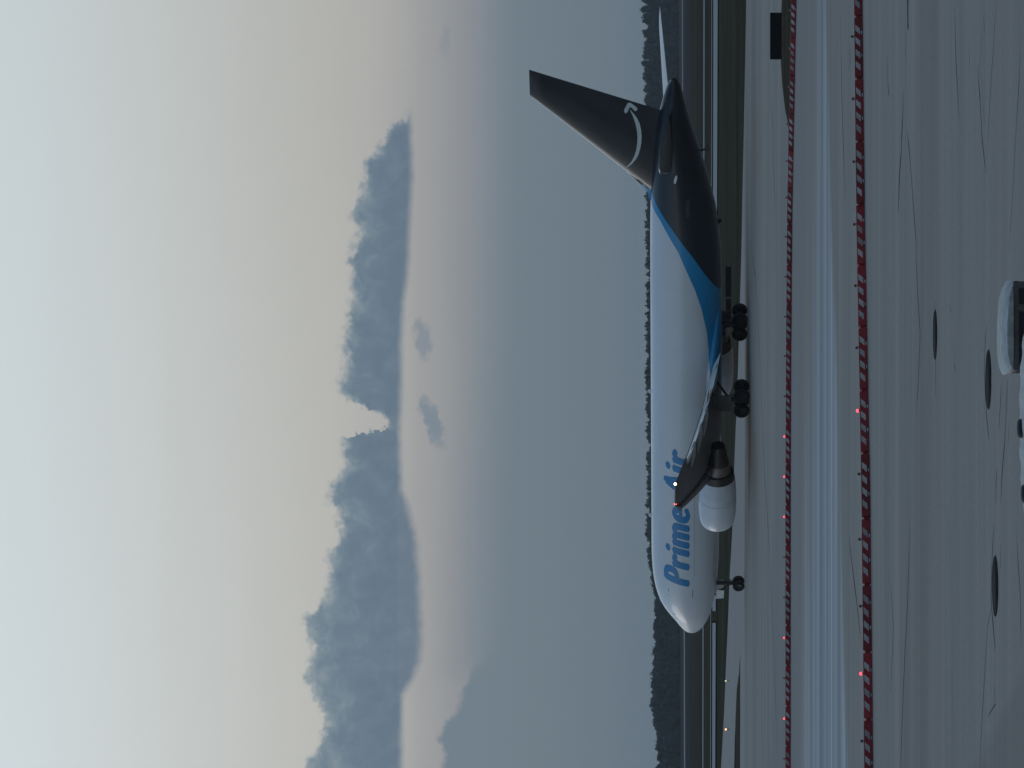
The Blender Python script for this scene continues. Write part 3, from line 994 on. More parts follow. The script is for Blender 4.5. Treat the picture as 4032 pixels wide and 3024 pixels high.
for sd_ in (1, -1):
    place_text('lettering', 'Prime Air', 6.95, 21.1, 4.36, 6.42, 0.043, 0.28, M['letter_blue'], sd_, 1.12)
    place_text('registration', 'N297AZ', 42.85, 44.3, 4.49, 4.77, 0.01, 0.0, M['reg_grey'], sd_)
# small round window lit by the sky, and the door seams
for sd_ in (1, -1):
    bm = bmesh.new()
    bmesh.ops.create_circle(bm, cap_ends=True, segments=14, radius=1.0)
    for v in bm.verts:
        v.co = Vector((v.co.x * 0.36, v.co.y * 0.10 - v.co.x * 0.07, 0))
    print_on('door_window', bm, lambda a, c_: on_fus(46.0 + a, 5.52 + c_, 0.014, sd_), fus, M['bare_metal'])
    for (xa_, xb_, za, zb_) in [(5.72, 6.58, 6.02, 6.05), (5.70, 6.62, 4.11, 4.15), (8.4, 11.9, 6.52, 6.545), (8.0, 20.0, 4.02, 4.035)]:
        bm = bmesh.new()
        bm.faces.new([bm.verts.new((a, c_, 0)) for a, c_ in ((xa_, za), (xb_, za), (xb_, zb_), (xa_, zb_))])
        print_on('door_seam' if xb_ < 12 else 'panel_seam', bm, lambda a, c_: on_fus(a, c_, 0.010, sd_), fus, M['seam'])
    # cockpit panes
    for (xa_, xb_, za, zb_) in [(2.05, 2.75, 5.30, 5.78), (2.85, 3.55, 5.42, 5.98)]:
        bm = bmesh.new()
        bm.faces.new([bm.verts.new(p + (0,)) for p in ((xa_, za), (xb_, za + 0.1), (xb_, zb_ + 0.08), (xa_ + 0.05, zb_ - 0.12))])
        print_on('cockpit_window', bm, lambda a, c_: on_fus(a, c_, 0.012, sd_), fus, M['glass'])


# ---- lofted aerofoils
def airfoil(n=18):
    up_, lo_ = [], []
    for i in range(n + 1):
        x = 0.5 * (1 - math.cos(math.pi * i / n))
        t = 5 * (0.2969 * math.sqrt(x) - 0.126 * x - 0.3516 * x * x + 0.2843 * x ** 3 - 0.1036 * x ** 4)
        up_.append((x, t))
        lo_.append((x, -t))
    return up_[::-1] + lo_[1:-1]


def loft(sections, fn, closed=True):
    """sections: list of (le, te, thickness, ...) turned into rings by fn(section, c, t)"""
    bm = bmesh.new()
    rings = []
    for s_ in sections:
        rings.append([bm.verts.new(fn(s_, c_, t_)) for c_, t_ in airfoil()])
    n = len(rings[0])
    for i in range(len(rings) - 1):
        for k in range(n):
            bm.faces.new((rings[i][k], rings[i][(k + 1) % n], rings[i + 1][(k + 1) % n], rings[i + 1][k]))
    bm.faces.new(rings[0])
    bm.faces.new(rings[-1][::-1])
    return bm_mesh(bm, True)


def wz(y):
    return 2.80 + 0.098 * (y - 2.5) + 0.0014 * (y - 2.5) ** 2


LE_T = 0.658


def w_le(y):
    return 33.40 - (23.6 - y) * LE_T


def w_te(y):
    return 30.15 + 0.11 * (y - 2.5) if y < 8 else 30.755 + (y - 8) * (35.85 - 30.755) / (23.6 - 8)


def wing_sec(y, cut=0.0, tc=None):
    tc = tc if tc is not None else float(np.interp(y, [2, 8, 24], [0.135, 0.115, 0.10]))
    return (y, w_le(y), w_te(y) - cut, wz(y), tc, w_te(y) - w_le(y))


def wing_pt(sgn):
    def fn(s_, c_, t_):
        y, le, te, z, tc, ch = s_
        inc = float(np.interp(y, [2, 24], [0.045, 0.0]))
        x = le + (te - le) * c_
        return A(x, sgn * y, z + t_ * tc * ch + inc * ch * (0.5 - c_))
    return fn


wings = {}
for sgn in (1, -1):
    secs = [wing_sec(y, 0.85 if y < 18.9 else 0.0) for y in (1.2, 2.5, 5, 8, 11, 14, 16.5, 18.8)] + [wing_sec(y) for y in (18.95, 21, 22.6, 23.3)]
    a = wing_sec(23.65)
    secs.append((23.65, a[1] + 0.04, a[2] - 0.02, a[3] + 0.04, 0.07, a[5]))
    secs.append((23.78, a[1] + 0.30, a[2] - 0.04, a[3] + 0.05, 0.03, a[5]))
    wg = link('wing', loft(secs, wing_pt(sgn)), plane, M['wing_grey'])
    wings[sgn] = wg
    # slats run out forward and down
    for y0, y1 in ((3.2, 7.2), (8.9, 13.6), (13.65, 18.3), (18.35, 23.45)):
        bm = bmesh.new()
        rings = []
        for y in (y0, (y0 + y1) / 2, y1):
            s_ = wing_sec(y)
            ch = s_[5]
            dx_, dz_ = -0.06 * ch - 0.12, -0.035 * ch - 0.14
            ring = []
            for c_ in (0.15, 0.10, 0.06, 0.03, 0.01, 0.0, -0.01, -0.03, -0.06, -0.10, -0.13):
                cc = abs(c_)
                t = 5 * (0.2969 * math.sqrt(cc) - 0.126 * cc - 0.3516 * cc * cc)
                p = wing_pt(sgn)(s_, cc, t if c_ > 0 else -t)
                ring.append(bm.verts.new(p + Vector((-dx_, 0, dz_ + cc * ch * 0.22))))
            rings.append(ring)
        for i in range(2):
            for k in range(len(rings[0])):
                k2 = (k + 1) % len(rings[0])
                bm.faces.new((rings[i][k], rings[i][k2], rings[i + 1][k2], rings[i + 1][k]))
        bm.faces.new(rings[0])
        bm.faces.new(rings[-1][::-1])
        link('slat', bm_mesh(bm, True), wg, M['wing_grey'])
    # lowered flaps and the inboard aileron
    for y0, y1, defl, nm in ((2.75, 7.3, 0.30, 'flap'), (7.4, 8.9, 0.14, 'aileron'), (9.0, 18.7, 0.30, 'flap')):
        bm = bmesh.new()
        rings = []
        for y in (y0, (y0 + y1) / 2, y1):
            te, zz = w_te(y), wz(y)
            ch = 1.75 if y < 9 else 1.55
            x0 = te - 1.15
            inc = float(np.interp(y, [2, 24], [0.045, 0.0])) * -0.45 * (w_te(y) - w_le(y))
            ring = []
            for c_, t_ in ((0, 0.0), (0.08, 0.09), (0.3, 0.11), (0.65, 0.06), (1.0, 0.012), (1.0, -0.012), (0.5, -0.06), (0.1, -0.07)):
                px = c_ * ch
                pz = t_ * 1.2
                ring.append(bm.verts.new(A(x0 + px * math.cos(defl) + pz * math.sin(defl), sgn * y, zz + inc + 0.06 - px * math.sin(defl) + pz * math.cos(defl))))
            rings.append(ring)
        for i in range(2):
            for k in range(8):
                bm.faces.new((rings[i][k], rings[i][(k + 1) % 8], rings[i + 1][(k + 1) % 8], rings[i + 1][k]))
        bm.faces.new(rings[0])
        bm.faces.new(rings[-1][::-1])
        fl = link(nm, bm_mesh(bm, True), wg, M['flap_white'])
        bm = bmesh.new()
        vs_ = []
        for y in (y0, (y0 + y1) / 2, y1):
            te, zz = w_te(y), wz(y)
            inc = float(np.interp(y, [2, 24], [0.045, 0.0])) * -0.45 * (w_te(y) - w_le(y))
            for xo, zo in ((-1.05, 0.21), (-0.80, 0.19)):
                vs_.append(bm.verts.new(A(te + xo, sgn * y, zz + inc + zo)))
        for i in range(2):
            bm.faces.new((vs_[2 * i], vs_[2 * i + 1], vs_[2 * i + 3], vs_[2 * i + 2]))
        link('flap_gap_shade', bm_mesh(bm), fl, M['soot_shade_black'])  # black ribbon stands in for the shade in the gap ahead of the flap
    # flap track fairings
    for y, ln in ((4.6, 3.4), (11.2, 3.2), (14.6, 2.9), (18.0, 2.5)):
        bm = bmesh.new()
        te, zz = w_te(y), wz(y)
        prof = [(0, 0.02), (0.15, 0.10), (0.5, 0.19), (0.7, 0.19), (0.88, 0.12), (1.0, 0.03)]
        add_lathe(bm, [(a * ln, r) for a, r in prof], A(te - ln + 0.75, sgn * y, zz - 0.22), (-1, 0, -0.10), 14)
        bmesh.ops.holes_fill(bm, edges=[e for e in bm.edges if e.is_boundary])
        link('flap_fairing', bm_mesh(bm, True), wg, M['vehicle_white'])
    # lights in the wing tip
    bm = bmesh.new()
    bmesh.ops.create_uvsphere(bm, u_segments=12, v_segments=8, radius=0.085, matrix=Matrix.Translation(A(33.85, sgn * 23.68, wz(23.6) + 0.06)))
    link('navigation_light', bm_mesh(bm, True), wg, M['lamp_red_nav'], 'red navigation light' if False else None)
    bm = bmesh.new()
    bmesh.ops.create_uvsphere(bm, u_segments=12, v_segments=8, radius=0.09, matrix=Matrix.Translation(A(35.65, sgn * 23.66, wz(23.6) + 0.06)))
    link('tip_light', bm_mesh(bm, True), wg, M['lamp_white'])


# ---- fin, rudder, tailplane
def fin_le(z):
    return 45.35 + (z - 9.0) * (52.05 - 45.35) / (15.95 - 9.0)


def fin_te(z):
    return 50.75 + (z - 6.6) * (54.25 - 50.75) / (15.95 - 6.6)


FIN_T = 0.105


def fin_half(x, z):
    le, te = fin_le(z), fin_te(z)
    c_ = min(1, max(0.0, (x - le) / (te - le)))
    t = 5 * (0.2969 * math.sqrt(c_) - 0.126 * c_ - 0.3516 * c_ ** 2 + 0.2843 * c_ ** 3 - 0.1036 * c_ ** 4)
    return t * FIN_T * (te - le)


fz = [6.3, 7.4, 9, 11, 13, 15, 15.8, 15.95]
fin = link('fin', loft([(z, fin_le(z), fin_te(z)) for z in fz], lambda s_, c_, t_: A(s_[1] + (s_[2] - s_[1]) * c_, t_ * FIN_T * (s_[2] - s_[1]) * (0.6 if s_[0] > 15.9 else 1), s_[0])), plane, M['navy'])
# dorsal fillet in blue, then navy
bm = bmesh.new()
fil = [(42.75, 7.30), (43.25, 7.46), (43.75, 7.70), (44.15, 8.02), (44.6, 8.40), (45.0, 8.72), (45.35, 9.02)]
for sgn in (1, -1):
    pass
verts_t = [bm.verts.new(A(x, 0, z)) for x, z in fil]
for sgn in (1, -1):
    low_ = [bm.verts.new(A(x + 0.25, sgn * (0.06 + 0.05 * i), 7.05)) for i, (x, z) in enumerate(fil)]
    mid_ = [bm.verts.new(A(x + 0.10, sgn * (0.05 + 0.015 * i), (z + 7.05) / 2 + 0.25)) for i, (x, z) in enumerate(fil)]
    for i in range(len(fil) - 1):
        bm.faces.new((verts_t[i], verts_t[i + 1], mid_[i + 1], mid_[i]))
        bm.faces.new((mid_[i], mid_[i + 1], low_[i + 1], low_[i]))
for f_ in bm.faces:
    c_ = f_.calc_center_median()
    f_.material_index = 0 if (NOSE_X - c_.x) < 44.0 else 1
link('dorsal_fillet', bm_mesh(bm, True), fin, [M['sky_blue'], M['navy']])
# bare leading edge strip
bm = bmesh.new()
rings = []
for z in (8.3, 9, 10.5, 12, 13.5, 15, 15.8):
    le, te = fin_le(z) - 0.02, fin_te(z)
    ring = []
    for c_ in (0.03, 0.018, 0.006, 0.0, -0.006, -0.018, -0.03):
        cc = abs(c_)
        t = 5 * (0.2969 * math.sqrt(cc) - 0.126 * cc) * FIN_T * 1.05 * (te - le)
        ring.append(bm.verts.new(A(le + cc * (te - le), t if c_ > 0 else -t, z)))
    rings.append(ring)
for i in range(len(rings) - 1):
    for k in range(6):
        bm.faces.new((rings[i][k], rings[i][k + 1], rings[i + 1][k + 1], rings[i + 1][k]))
link('leading_edge', bm_mesh(bm, True), fin, M['edge_metal'])
bm = bmesh.new()
for (xa_, za), (xb_, zb_) in zip(fil[3:-1], fil[4:]):
    add_tube(bm, A(xa_ - 0.02, 0, za + 0.01), A(xb_ - 0.02, 0, zb_ + 0.01), 0.05, 0.05, 8)
link('leading_edge', bm_mesh(bm, True), fin, M['edge_metal'])
# rudder seam
for sgn in (1, -1):
    bm = bmesh.new()
    p = []
    for z in np.linspace(7.4, 15.7, 14):
        x = fin_le(z) + 0.70 * (fin_te(z) - fin_le(z))
        p.append((x, z))
    vs_ = []
    for x, z in p:
        vs_.append((bm.verts.new(A(x, sgn * (fin_half(x, z) + 0.006), z)), bm.verts.new(A(x + 0.03, sgn * (fin_half(x + 0.03, z) + 0.006), z))))
    for i in range(len(vs_) - 1):
        bm.faces.new((vs_[i][0], vs_[i][1], vs_[i + 1][1], vs_[i + 1][0]))
    link('rudder_seam', bm_mesh(bm), fin, M['soot_shade_black'])
# curved arrow mark
ARC = [(45.85, 9.12), (46.5, 8.69), (47.0, 8.49), (47.5, 8.36), (48.0, 8.29), (48.5, 8.26), (49.1, 8.29), (49.7, 8.40), (50.35, 8.60), (50.88, 8.82),
       (50.55, 8.55), (50.15, 8.29), (49.7, 8.10), (49.2, 8.00), (48.6, 7.96), (48.1, 7.99), (47.6, 8.07), (47.1, 8.20), (46.7, 8.37), (46.25, 8.68), (45.95, 8.96)]
HEAD = [(50.55, 9.13), (50.75, 9.22), (51.0, 9.14), (51.32, 8.98), (51.42, 8.84), (51.36, 8.70), (51.18, 8.48), (50.98, 8.28), (50.82, 8.25), (50.70, 8.42), (50.92, 8.60), (51.07, 8.76), (50.94, 8.87), (50.62, 8.98)]
for sgn in (1, -1):
    for nm, poly in (('tail_mark_arc', ARC), ('tail_mark_head', HEAD)):
        bm = bmesh.new()
        bm.faces.new([bm.verts.new((a, c_, 0)) for a, c_ in poly])
        bmesh.ops.triangulate(bm, faces=bm.faces[:])
        print_on(nm, bm, lambda a, c_: A(a, sgn * (fin_half(a, c_) + 0.012), c_), fin, M['smile'], 0.25)


for sgn in (1, -1):
    def st_pt(s_, c_, t_):
        y, le, te, z = s_
        return A(le + (te - le) * c_, sgn * y, z + t_ * 0.09 * (te - le))
    secs = []
    for y in (0.3, 1.2, 3, 5, 7, 8.8, 9.2, 9.31):
        k = (y - 0.8) / 8.5
        le, te = 45.7 + 6.1 * k, 51.0 + 2.65 * k
        if y > 9.0:
            le += 0.25 * (y - 9.0) / 0.31 * 2
        secs.append((y, le, te, 5.93 + 0.085 * (y - 0.8)))
    link('tailplane', loft(secs, st_pt), plane, M['flap_white' if sgn < 0 else 'wing_grey'] if False else M['wing_grey'])
    stab = plane.children[-1]
    # upper skin coloured paler than the underside: sky light put into its colour
    bm = bmesh.new()
    rows = []
    for s_ in secs[1:-1]:
        y, le, te, z = s_
        row_ = []
        for c_ in (0.015, 0.06, 0.15, 0.3, 0.5, 0.7, 0.98):
            t = 5 * (0.2969 * math.sqrt(c_) - 0.126 * c_ - 0.3516 * c_ ** 2 + 0.2843 * c_ ** 3 - 0.1036 * c_ ** 4)
            row_.append(bm.verts.new(A(le + (te - le) * c_, sgn * y, z + t * 0.09 * (te - le) + 0.012)))
        rows.append(row_)
    for i in range(len(rows) - 1):
        for k in range(6):
            bm.faces.new((rows[i][k], rows[i][k + 1], rows[i + 1][k + 1], rows[i + 1][k]))
    link('sky_lit_skin', bm_mesh(bm, True), stab, M['flap_white'])
    bm = bmesh.new()
    rows = []
    for s_ in secs[2:-1]:
        y, le, te, z = s_
        row_ = []
        for c_ in (0.02, 0.006, 0.0, -0.006, -0.02):
            cc = abs(c_)
            t = 5 * (0.2969 * math.sqrt(cc) - 0.126 * cc)
            row_.append(bm.verts.new(A(le - 0.02 + (te - le) * cc, sgn * y, z + math.copysign(t, c_ if c_ else 1) * 0.095 * (te - le))))
        rows.append(row_)
    for i in range(len(rows) - 1):
        for k in range(4):
            bm.faces.new((rows[i][k], rows[i][k + 1], rows[i + 1][k + 1], rows[i + 1][k]))
    link('leading_edge', bm_mesh(bm, True), stab, M['bare_metal'])

# APU outlet, tail skid, belly mast
bm = bmesh.new()
add_lathe(bm, [(0.0, 0.26), (0.30, 0.20), (0.32, 0.15), (0.1, 0.12), (0.1, 0.0)], A(53.05, 0, 5.62), (-1, 0, 0.02), 18)
link('exhaust_outlet', bm_mesh(bm, True, False), plane, M['soot_shade_black'])
bm = bmesh.new()
add_tube(bm, A(47.2, 0, 3.75), A(47.35, 0, 3.22), 0.09, 0.06, 8)
add_box(bm, A(47.45, 0, 3.18), (0.45, 0.16, 0.12))
link('tail_skid', bm_mesh(bm), plane, M['dark_strut'])

# ---- engines
for sgn in (1, -1):
    EY, EZ = sgn * 7.9, 2.36
    ax = (-1, 0, 0)
    X0 = 18.45
    o0 = A(X0, EY, EZ)
    bm = bmesh.new()
    add_lathe(bm, [(0.10, 1.20), (0.30, 1.285), (0.7, 1.355), (1.3, 1.405), (2.2, 1.42), (3.2, 1.40), (4.0, 1.345), (4.55, 1.28)], o0, ax, 56)
    eng = link('engine', bm_mesh(bm, True, False), plane, M['white_paint'])
    bm = bmesh.new()
    add_lathe(bm, [(0.10, 1.203), (0.03, 1.15), (0.0, 1.10), (0.04, 1.04), (0.2, 1.0), (0.8, 1.04), (1.2, 1.06)], o0, ax, 56)
    link('inlet_lip', bm_mesh(bm, True, False), eng, M['white_paint'])
    for at_, r_ in ((2.55, 1.421),):          # joints of the cowl doors
        bm = bmesh.new()
        add_lathe(bm, [(at_, r_), (at_, r_ + 0.006), (at_ + 0.022, r_ + 0.006), (at_ + 0.022, r_)], o0, ax, 56)
        link('cowl_seam', bm_mesh(bm, False, False), eng, M['pylon_grey'])
    bm = bmesh.new()
    add_lathe(bm, [(1.2, 1.06), (1.2, 0.35), (0.75, 0.05), (0.72, 0.0)], o0, ax, 40)
    link('fan', bm_mesh(bm, True, False), eng, M['dark_metal'])
    bm = bmesh.new()
    add_lathe(bm, [(4.55, 1.283), (5.15, 1.16), (5.16, 1.12), (4.6, 1.14), (4.2, 1.1)], o0, ax, 56)
    link('fan_nozzle', bm_mesh(bm, True, False), eng, M['dark_metal'])
    bm = bmesh.new()
    add_lathe(bm, [(4.2, 1.0), (5.0, 1.02), (5.5, 0.98), (5.95, 0.84)], o0, ax, 48)
    link('core_cowl', bm_mesh(bm, True, False), eng, M['core_metal'])
    bm = bmesh.new()
    add_lathe(bm, [(5.95, 0.842), (6.5, 0.72), (7.2, 0.58), (7.55, 0.52), (7.56, 0.48), (6.9, 0.5)], o0, ax, 40)
    link('exhaust_nozzle', bm_mesh(bm, True, False), eng, M['dark_metal'])
    bm = bmesh.new()
    add_lathe(bm, [(6.9, 0.5), (6.9, 0.30), (7.6, 0.16), (7.9, 0.02)], o0, ax, 24)
    link('exhaust_plug', bm_mesh(bm, True, False), eng, M['soot_shade_black'])
    # pylon
    bm = bmesh.new()
    prof = [(20.2, EZ + 1.36, 0.10), (21.3, EZ + 1.72, 0.20), (23.2, EZ + 1.62, 0.24), (25.2, EZ + 1.15, 0.22), (27.4, EZ + 0.85, 0.10)]
    botm = [(20.2, EZ + 1.20), (21.3, EZ + 1.25), (23.2, EZ + 0.9), (25.2, EZ + 0.52), (27.4, EZ + 0.78)]
    rings = []
    for (x, zt, hw), (_, zb) in zip(prof, botm):
        rings.append([bm.verts.new(A(x, EY + s1 * hw, z)) for s1, z in ((1, zb), (1, zt), (-1, zt), (-1, zb))])
    for i in range(len(rings) - 1):
        for k in range(4):
            bm.faces.new((rings[i][k], rings[i][(k + 1) % 4], rings[i + 1][(k + 1) % 4], rings[i + 1][k]))
    bm.faces.new(rings[0])
    bm.faces.new(rings[-1][::-1])
    link('pylon', bm_mesh(bm), eng, M['pylon_grey'])


# ---- landing gear
def wheel_mesh(rad, wid):
    bm = bmesh.new()
    h = wid / 2
    prof = [(-h * 0.55, 0.0), (-h * 0.55, rad * 0.42), (-h * 0.75, rad * 0.50), (-h * 0.95, rad * 0.62), (-h, rad * 0.78), (-h * 0.86, rad * 0.93), (-h * 0.5, rad * 0.99),
            (0, rad), (h * 0.5, rad * 0.99), (h * 0.86, rad * 0.93), (h, rad * 0.78), (h * 0.95, rad * 0.62), (h * 0.75, rad * 0.50), (h * 0.55, rad * 0.42), (h * 0.55, 0.0)]
    mats = [1, 1] + [0] * (len(prof) - 5) + [1, 1]
    add_lathe(bm, prof, (0, 0, 0), (0, 1, 0), 28, mats)
    me_ = bm_mesh(bm, False, False)
    me_.materials.append(M['tyre'])
    me_.materials.append(M['hub'])
    return me_


WM, WN = wheel_mesh(0.585, 0.44), wheel_mesh(0.47, 0.36)
for sgn in (1, -1):
    xm, ym = NOSE_X, sgn * 4.65
    bm = bmesh.new()
    add_tube(bm, A(xm - 0.1, ym, 0.62), A(xm + 0.05, ym * 1.02, 3.0), 0.19, 0.23, 16)
    add_tube(bm, A(xm - 0.85, ym, 0.60), A(xm + 0.85, ym, 0.60), 0.15, 0.15, 12)
    for xo in (-0.71, 0.71):
        add_tube(bm, A(xm + xo, ym - 0.57, 0.585), A(xm + xo, ym + 0.57, 0.585), 0.09, 0.09, 10)
    add_tube(bm, A(xm - 0.1, ym, 1.35), A(xm - 1.5, ym * 0.9, 2.7), 0.09, 0.10, 10)
    add_tube(bm, A(xm + 0.0, ym, 1.5), A(xm + 0.1, ym * 0.55, 2.5), 0.09, 0.10, 10)
    add_tube(bm, A(xm + 0.25, ym, 0.75), A(xm + 0.35, ym, 1.3), 0.05, 0.05, 8)
    g = link('main_gear', bm_mesh(bm, True), plane, M['dark_strut'])
    for xo in (-0.71, 0.71):
        for yo in (-0.57, 0.57):
            wl = bpy.data.objects.new('wheel', WM)
            COL.objects.link(wl)
            wl.parent = g
            wl.location = A(xm + xo, ym + yo, 0.585)
    bm = bmesh.new()
    add_box(bm, A(xm - 0.05, ym + sgn * 0.48, 2.1), (1.5, 0.06, 1.5), Matrix.Rotation(sgn * R(6), 3, 'X'), 0.05)
    link('gear_door', bm_mesh(bm, True), g, M['wing_grey'])
xn = 5.1
bm = bmesh.new()
add_tube(bm, A(xn, 0, 0.5), A(xn + 0.12, 0, 2.5), 0.14, 0.20, 14)
add_tube(bm, A(xn, -0.36, 0.47), A(xn, 0.36, 0.47), 0.06, 0.06, 10)
add_tube(bm, A(xn, 0, 1.1), A(xn - 1.2, 0, 2.3), 0.09, 0.10, 10)
add_tube(bm, A(xn + 0.02, 0, 0.85), A(xn + 0.42, 0, 1.15), 0.05, 0.05, 8)
add_tube(bm, A(xn + 0.42, 0, 1.15), A(xn + 0.1, 0, 1.5), 0.05, 0.05, 8)
add_box(bm, A(xn - 0.12, 0, 1.35), (0.25, 0.42, 0.2), None, 0.04)
g = link('nose_gear', bm_mesh(bm, True), plane, M['dark_strut'])
for yo in (-0.30, 0.30):
    wl = bpy.data.objects.new('wheel', WN)
    COL.objects.link(wl)
    wl.parent = g
    wl.location = A(xn, yo, 0.47)
for sgn in (1, -1):
    bm = bmesh.new()
    ps = [(3.95, 2.30), (4.95, 2.22), (4.90, 1.62), (4.10, 1.66)]
    prism(bm, ps, 0.04, lambda a, c_, t: A(a, sgn * (0.52 + t + (2.3 - c_) * 0.12), c_))
    link('gear_door', bm_mesh(bm), g, M['white_paint'])
# belly antennas
bm = bmesh.new()
prism(bm, [(40.6, 2.4), (41.1, 2.4), (41.05, 2.12), (40.85, 2.12)], 0.03, lambda a, c_, t: A(a, t, c_))
link('blade_antenna', bm_mesh(bm), fus, M['soot_shade_black'])
for x in (12.0, 24.5):
    bm = bmesh.new()
    prism(bm, [(x, 7.35), (x + 0.5, 7.35), (x + 0.48, 7.62), (x + 0.25, 7.62)], 0.03, lambda a, c_, t: A(a, t, c_))
    link('blade_antenna', bm_mesh(bm), fus, M['white_paint'])

# ---------------------------------------------------------------- barricades
BL, BH, BW = 1.90, 0.245, 0.25


def ext_profile(prof, x0, x1):
    bm = bmesh.new()
    rings = []
    for x in (x0, x0 + 0.02, x1 - 0.02, x1):
        e = 0.94 if x in (x0, x1) else 1.0
        rings.append([bm.verts.new((x, y * e, 0.12 + (z - 0.12) * (e if z > 0.12 else 1))) for y, z in prof])
    n = len(prof)
    for i in range(3):
        for k in range(n):
            bm.faces.new((rings[i][k], rings[i][(k + 1) % n], rings[i + 1][(k + 1) % n], rings[i + 1][k]))
    bm.faces.new(rings[0])
    bm.faces.new(rings[-1][::-1])
    return bm


PROF = [(-0.15, 0.0), (0.15, 0.0), (0.145, 0.055), (0.118, 0.065), (0.095, 0.225), (0.075, 0.245), (-0.075, 0.245), (-0.095, 0.225), (-0.118, 0.065), (-0.145, 0.055)]
bm = ext_profile(PROF, -BL / 2, BL / 2)
for xo in (-BL / 2 - 0.02, BL / 2 + 0.02):                   # end lugs that lock the row together
    add_box(bm, (xo, 0, 0.10), (0.10, 0.12, 0.16))
B_BODY = bm_mesh(bm)
B_BODY.materials.append(M['red_plastic'])


def face_y(z, side):
    return side * (0.118 - (z - 0.065) / 0.16 * 0.023 + 0.0005)


def stripe_mesh(side):
    bm = bmesh.new()
    lean = 0.135
    wdt = 0.185
    zlo, zhi = 0.078, 0.220

    def t3(a, z, t):
        return Vector((a, face_y(z, side) + side * t, z))
    prism(bm, [(-wdt / 2 - lean / 2, zlo), (wdt / 2 - lean / 2, zlo), (wdt / 2 + lean / 2, zhi), (-wdt / 2 + lean / 2, zhi)], 0.006, t3)
    me_ = bm_mesh(bm)
    me_.materials.append(M['white_stripe'])
    return me_


S_FRONT, S_BACK = stripe_mesh(-1), stripe_mesh(1)
bm = bmesh.new()
add_box(bm, (0, -0.149, 0.03), (0.10, 0.006, 0.036))
S_FOOT = bm_mesh(bm)
S_FOOT.materials.append(M['white_stripe'])
bm = bmesh.new()
add_tube(bm, (0, 0, 0.240), (0, 0, 0.285), 0.055, 0.05, 12)
L_BASE = bm_mesh(bm, True)
L_BASE.materials.append(M['lamp_grey'])


def lens_mesh(mat):
    bm = bmesh.new()
    add_lathe(bm, [(0.285, 0.048), (0.32, 0.048), (0.345, 0.038), (0.355, 0.0)], (0, 0, 0), (0, 0, 1), 14)
    me_ = bm_mesh(bm, True, False)
    me_.materials.append(mat)
    return me_


L_ON, L_OFF = lens_mesh(M['lens_red_lit']), lens_mesh(M['lens_red_off'])


def child(name, me_, parent, loc):
    o = bpy.data.objects.new(name, me_)
    COL.objects.link(o)
    o.parent = parent
    o.location = loc
    return o


ORD = ['first', 'second', 'third', 'fourth', 'fifth', 'sixth', 'seventh', 'eighth', 'ninth', 'tenth', 'eleventh', 'twelfth', 'thirteenth', 'fourteenth',
       'fifteenth', 'sixteenth', 'seventeenth', 'eighteenth', 'nineteenth', 'twentieth', 'twenty-first', 'twenty-second']


def barricade(p, rz, label, group, lit, rr):
    o = link('barricade', B_BODY, None, None, label, 'barricade', group)
    o.location = p
    o.rotation_euler = (0, 0, rz)
    for k in range(4):
        x = -0.60 + k * 0.385
        child('stripe', S_FRONT, o, (x, 0, 0))
        child('stripe', S_BACK, o, (x, 0, 0))
    for x in (-0.28, 0.45):
        child('reflector', S_FOOT, o, (x, 0, 0))
    l_ = child('warning_lamp', L_BASE, o, (0.36, 0, 0))
    child('lens', L_ON if lit else L_OFF, l_, (0, 0, 0))
    return o


def row_of(pathfn, u_start, period, lit_us, which, group):
    """pathfn(u) -> ground point; barricades stand end to end along it"""
    rr = random.Random(period)
    # walk along the path by true length
    us = np.linspace(-330, 3360, 2200)
    P = [pathfn(u) for u in us]
    S = [0.0]
    for i in range(1, len(P)):
        S.append(S[-1] + (P[i] - P[i - 1]).length)
    at_u = lambda u: float(np.interp(u, us, S))
    pos = lambda s_: pathfn(float(np.interp(s_, S, us)))
    lamp_s = at_u(u_start)
    n0 = int((lamp_s - at_u(-120)) / 1.98)
    items = []
    k = -n0
    while True:
        s_ = lamp_s + k * 1.98 - 0.36
        if s_ > at_u(3140):
            break
        items.append((s_, k))
        k += 1
    for i, (s_, k) in enumerate(items):
        a, b_ = pos(s_ - 0.5), pos(s_ + 0.5)
        p = pos(s_)
        rz = math.atan2(b_.y - a.y, b_.x - a.x) + rr.uniform(-0.022, 0.022)
        lamp = pos(s_ + 0.36)
        ul = 1512 + lamp.x / lamp.y * F_PX
        lit = any(abs(ul - q) < 45 for q in lit_us)
        lab = 'red and white striped barricade, %s from left in the %s row%s' % (ORD[i], which, ', lamp lit' if lit else '')
        barricade(Vector((p.x, p.y + rr.uniform(-0.05, 0.05), 0.008)), rz, lab, group, lit, rr)


NEARP = [(-400, 3442), (0, 3437), (1024, 3426), (2199, 3404), (3024, 3395), (3400, 3391)]
FARP = [(-400, 3114), (0, 3113), (1000, 3113), (1600, 3115), (2200, 3120), (3024, 3136), (3400, 3145)]


def path(tab):
    a, b_ = [t[0] for t in tab], [t[1] for t in tab]
    return lambda u: gp(u, float(np.interp(u, a, b_)))


row_of(path(NEARP), 1407, 1, (2937, 1407, 373), 'nearer', 'nearer row of barricades')
row_of(path(FARP), 1305, 2, (1305, 1146, 989, 514, 193, 2755), 'farther', 'farther row of barricades')


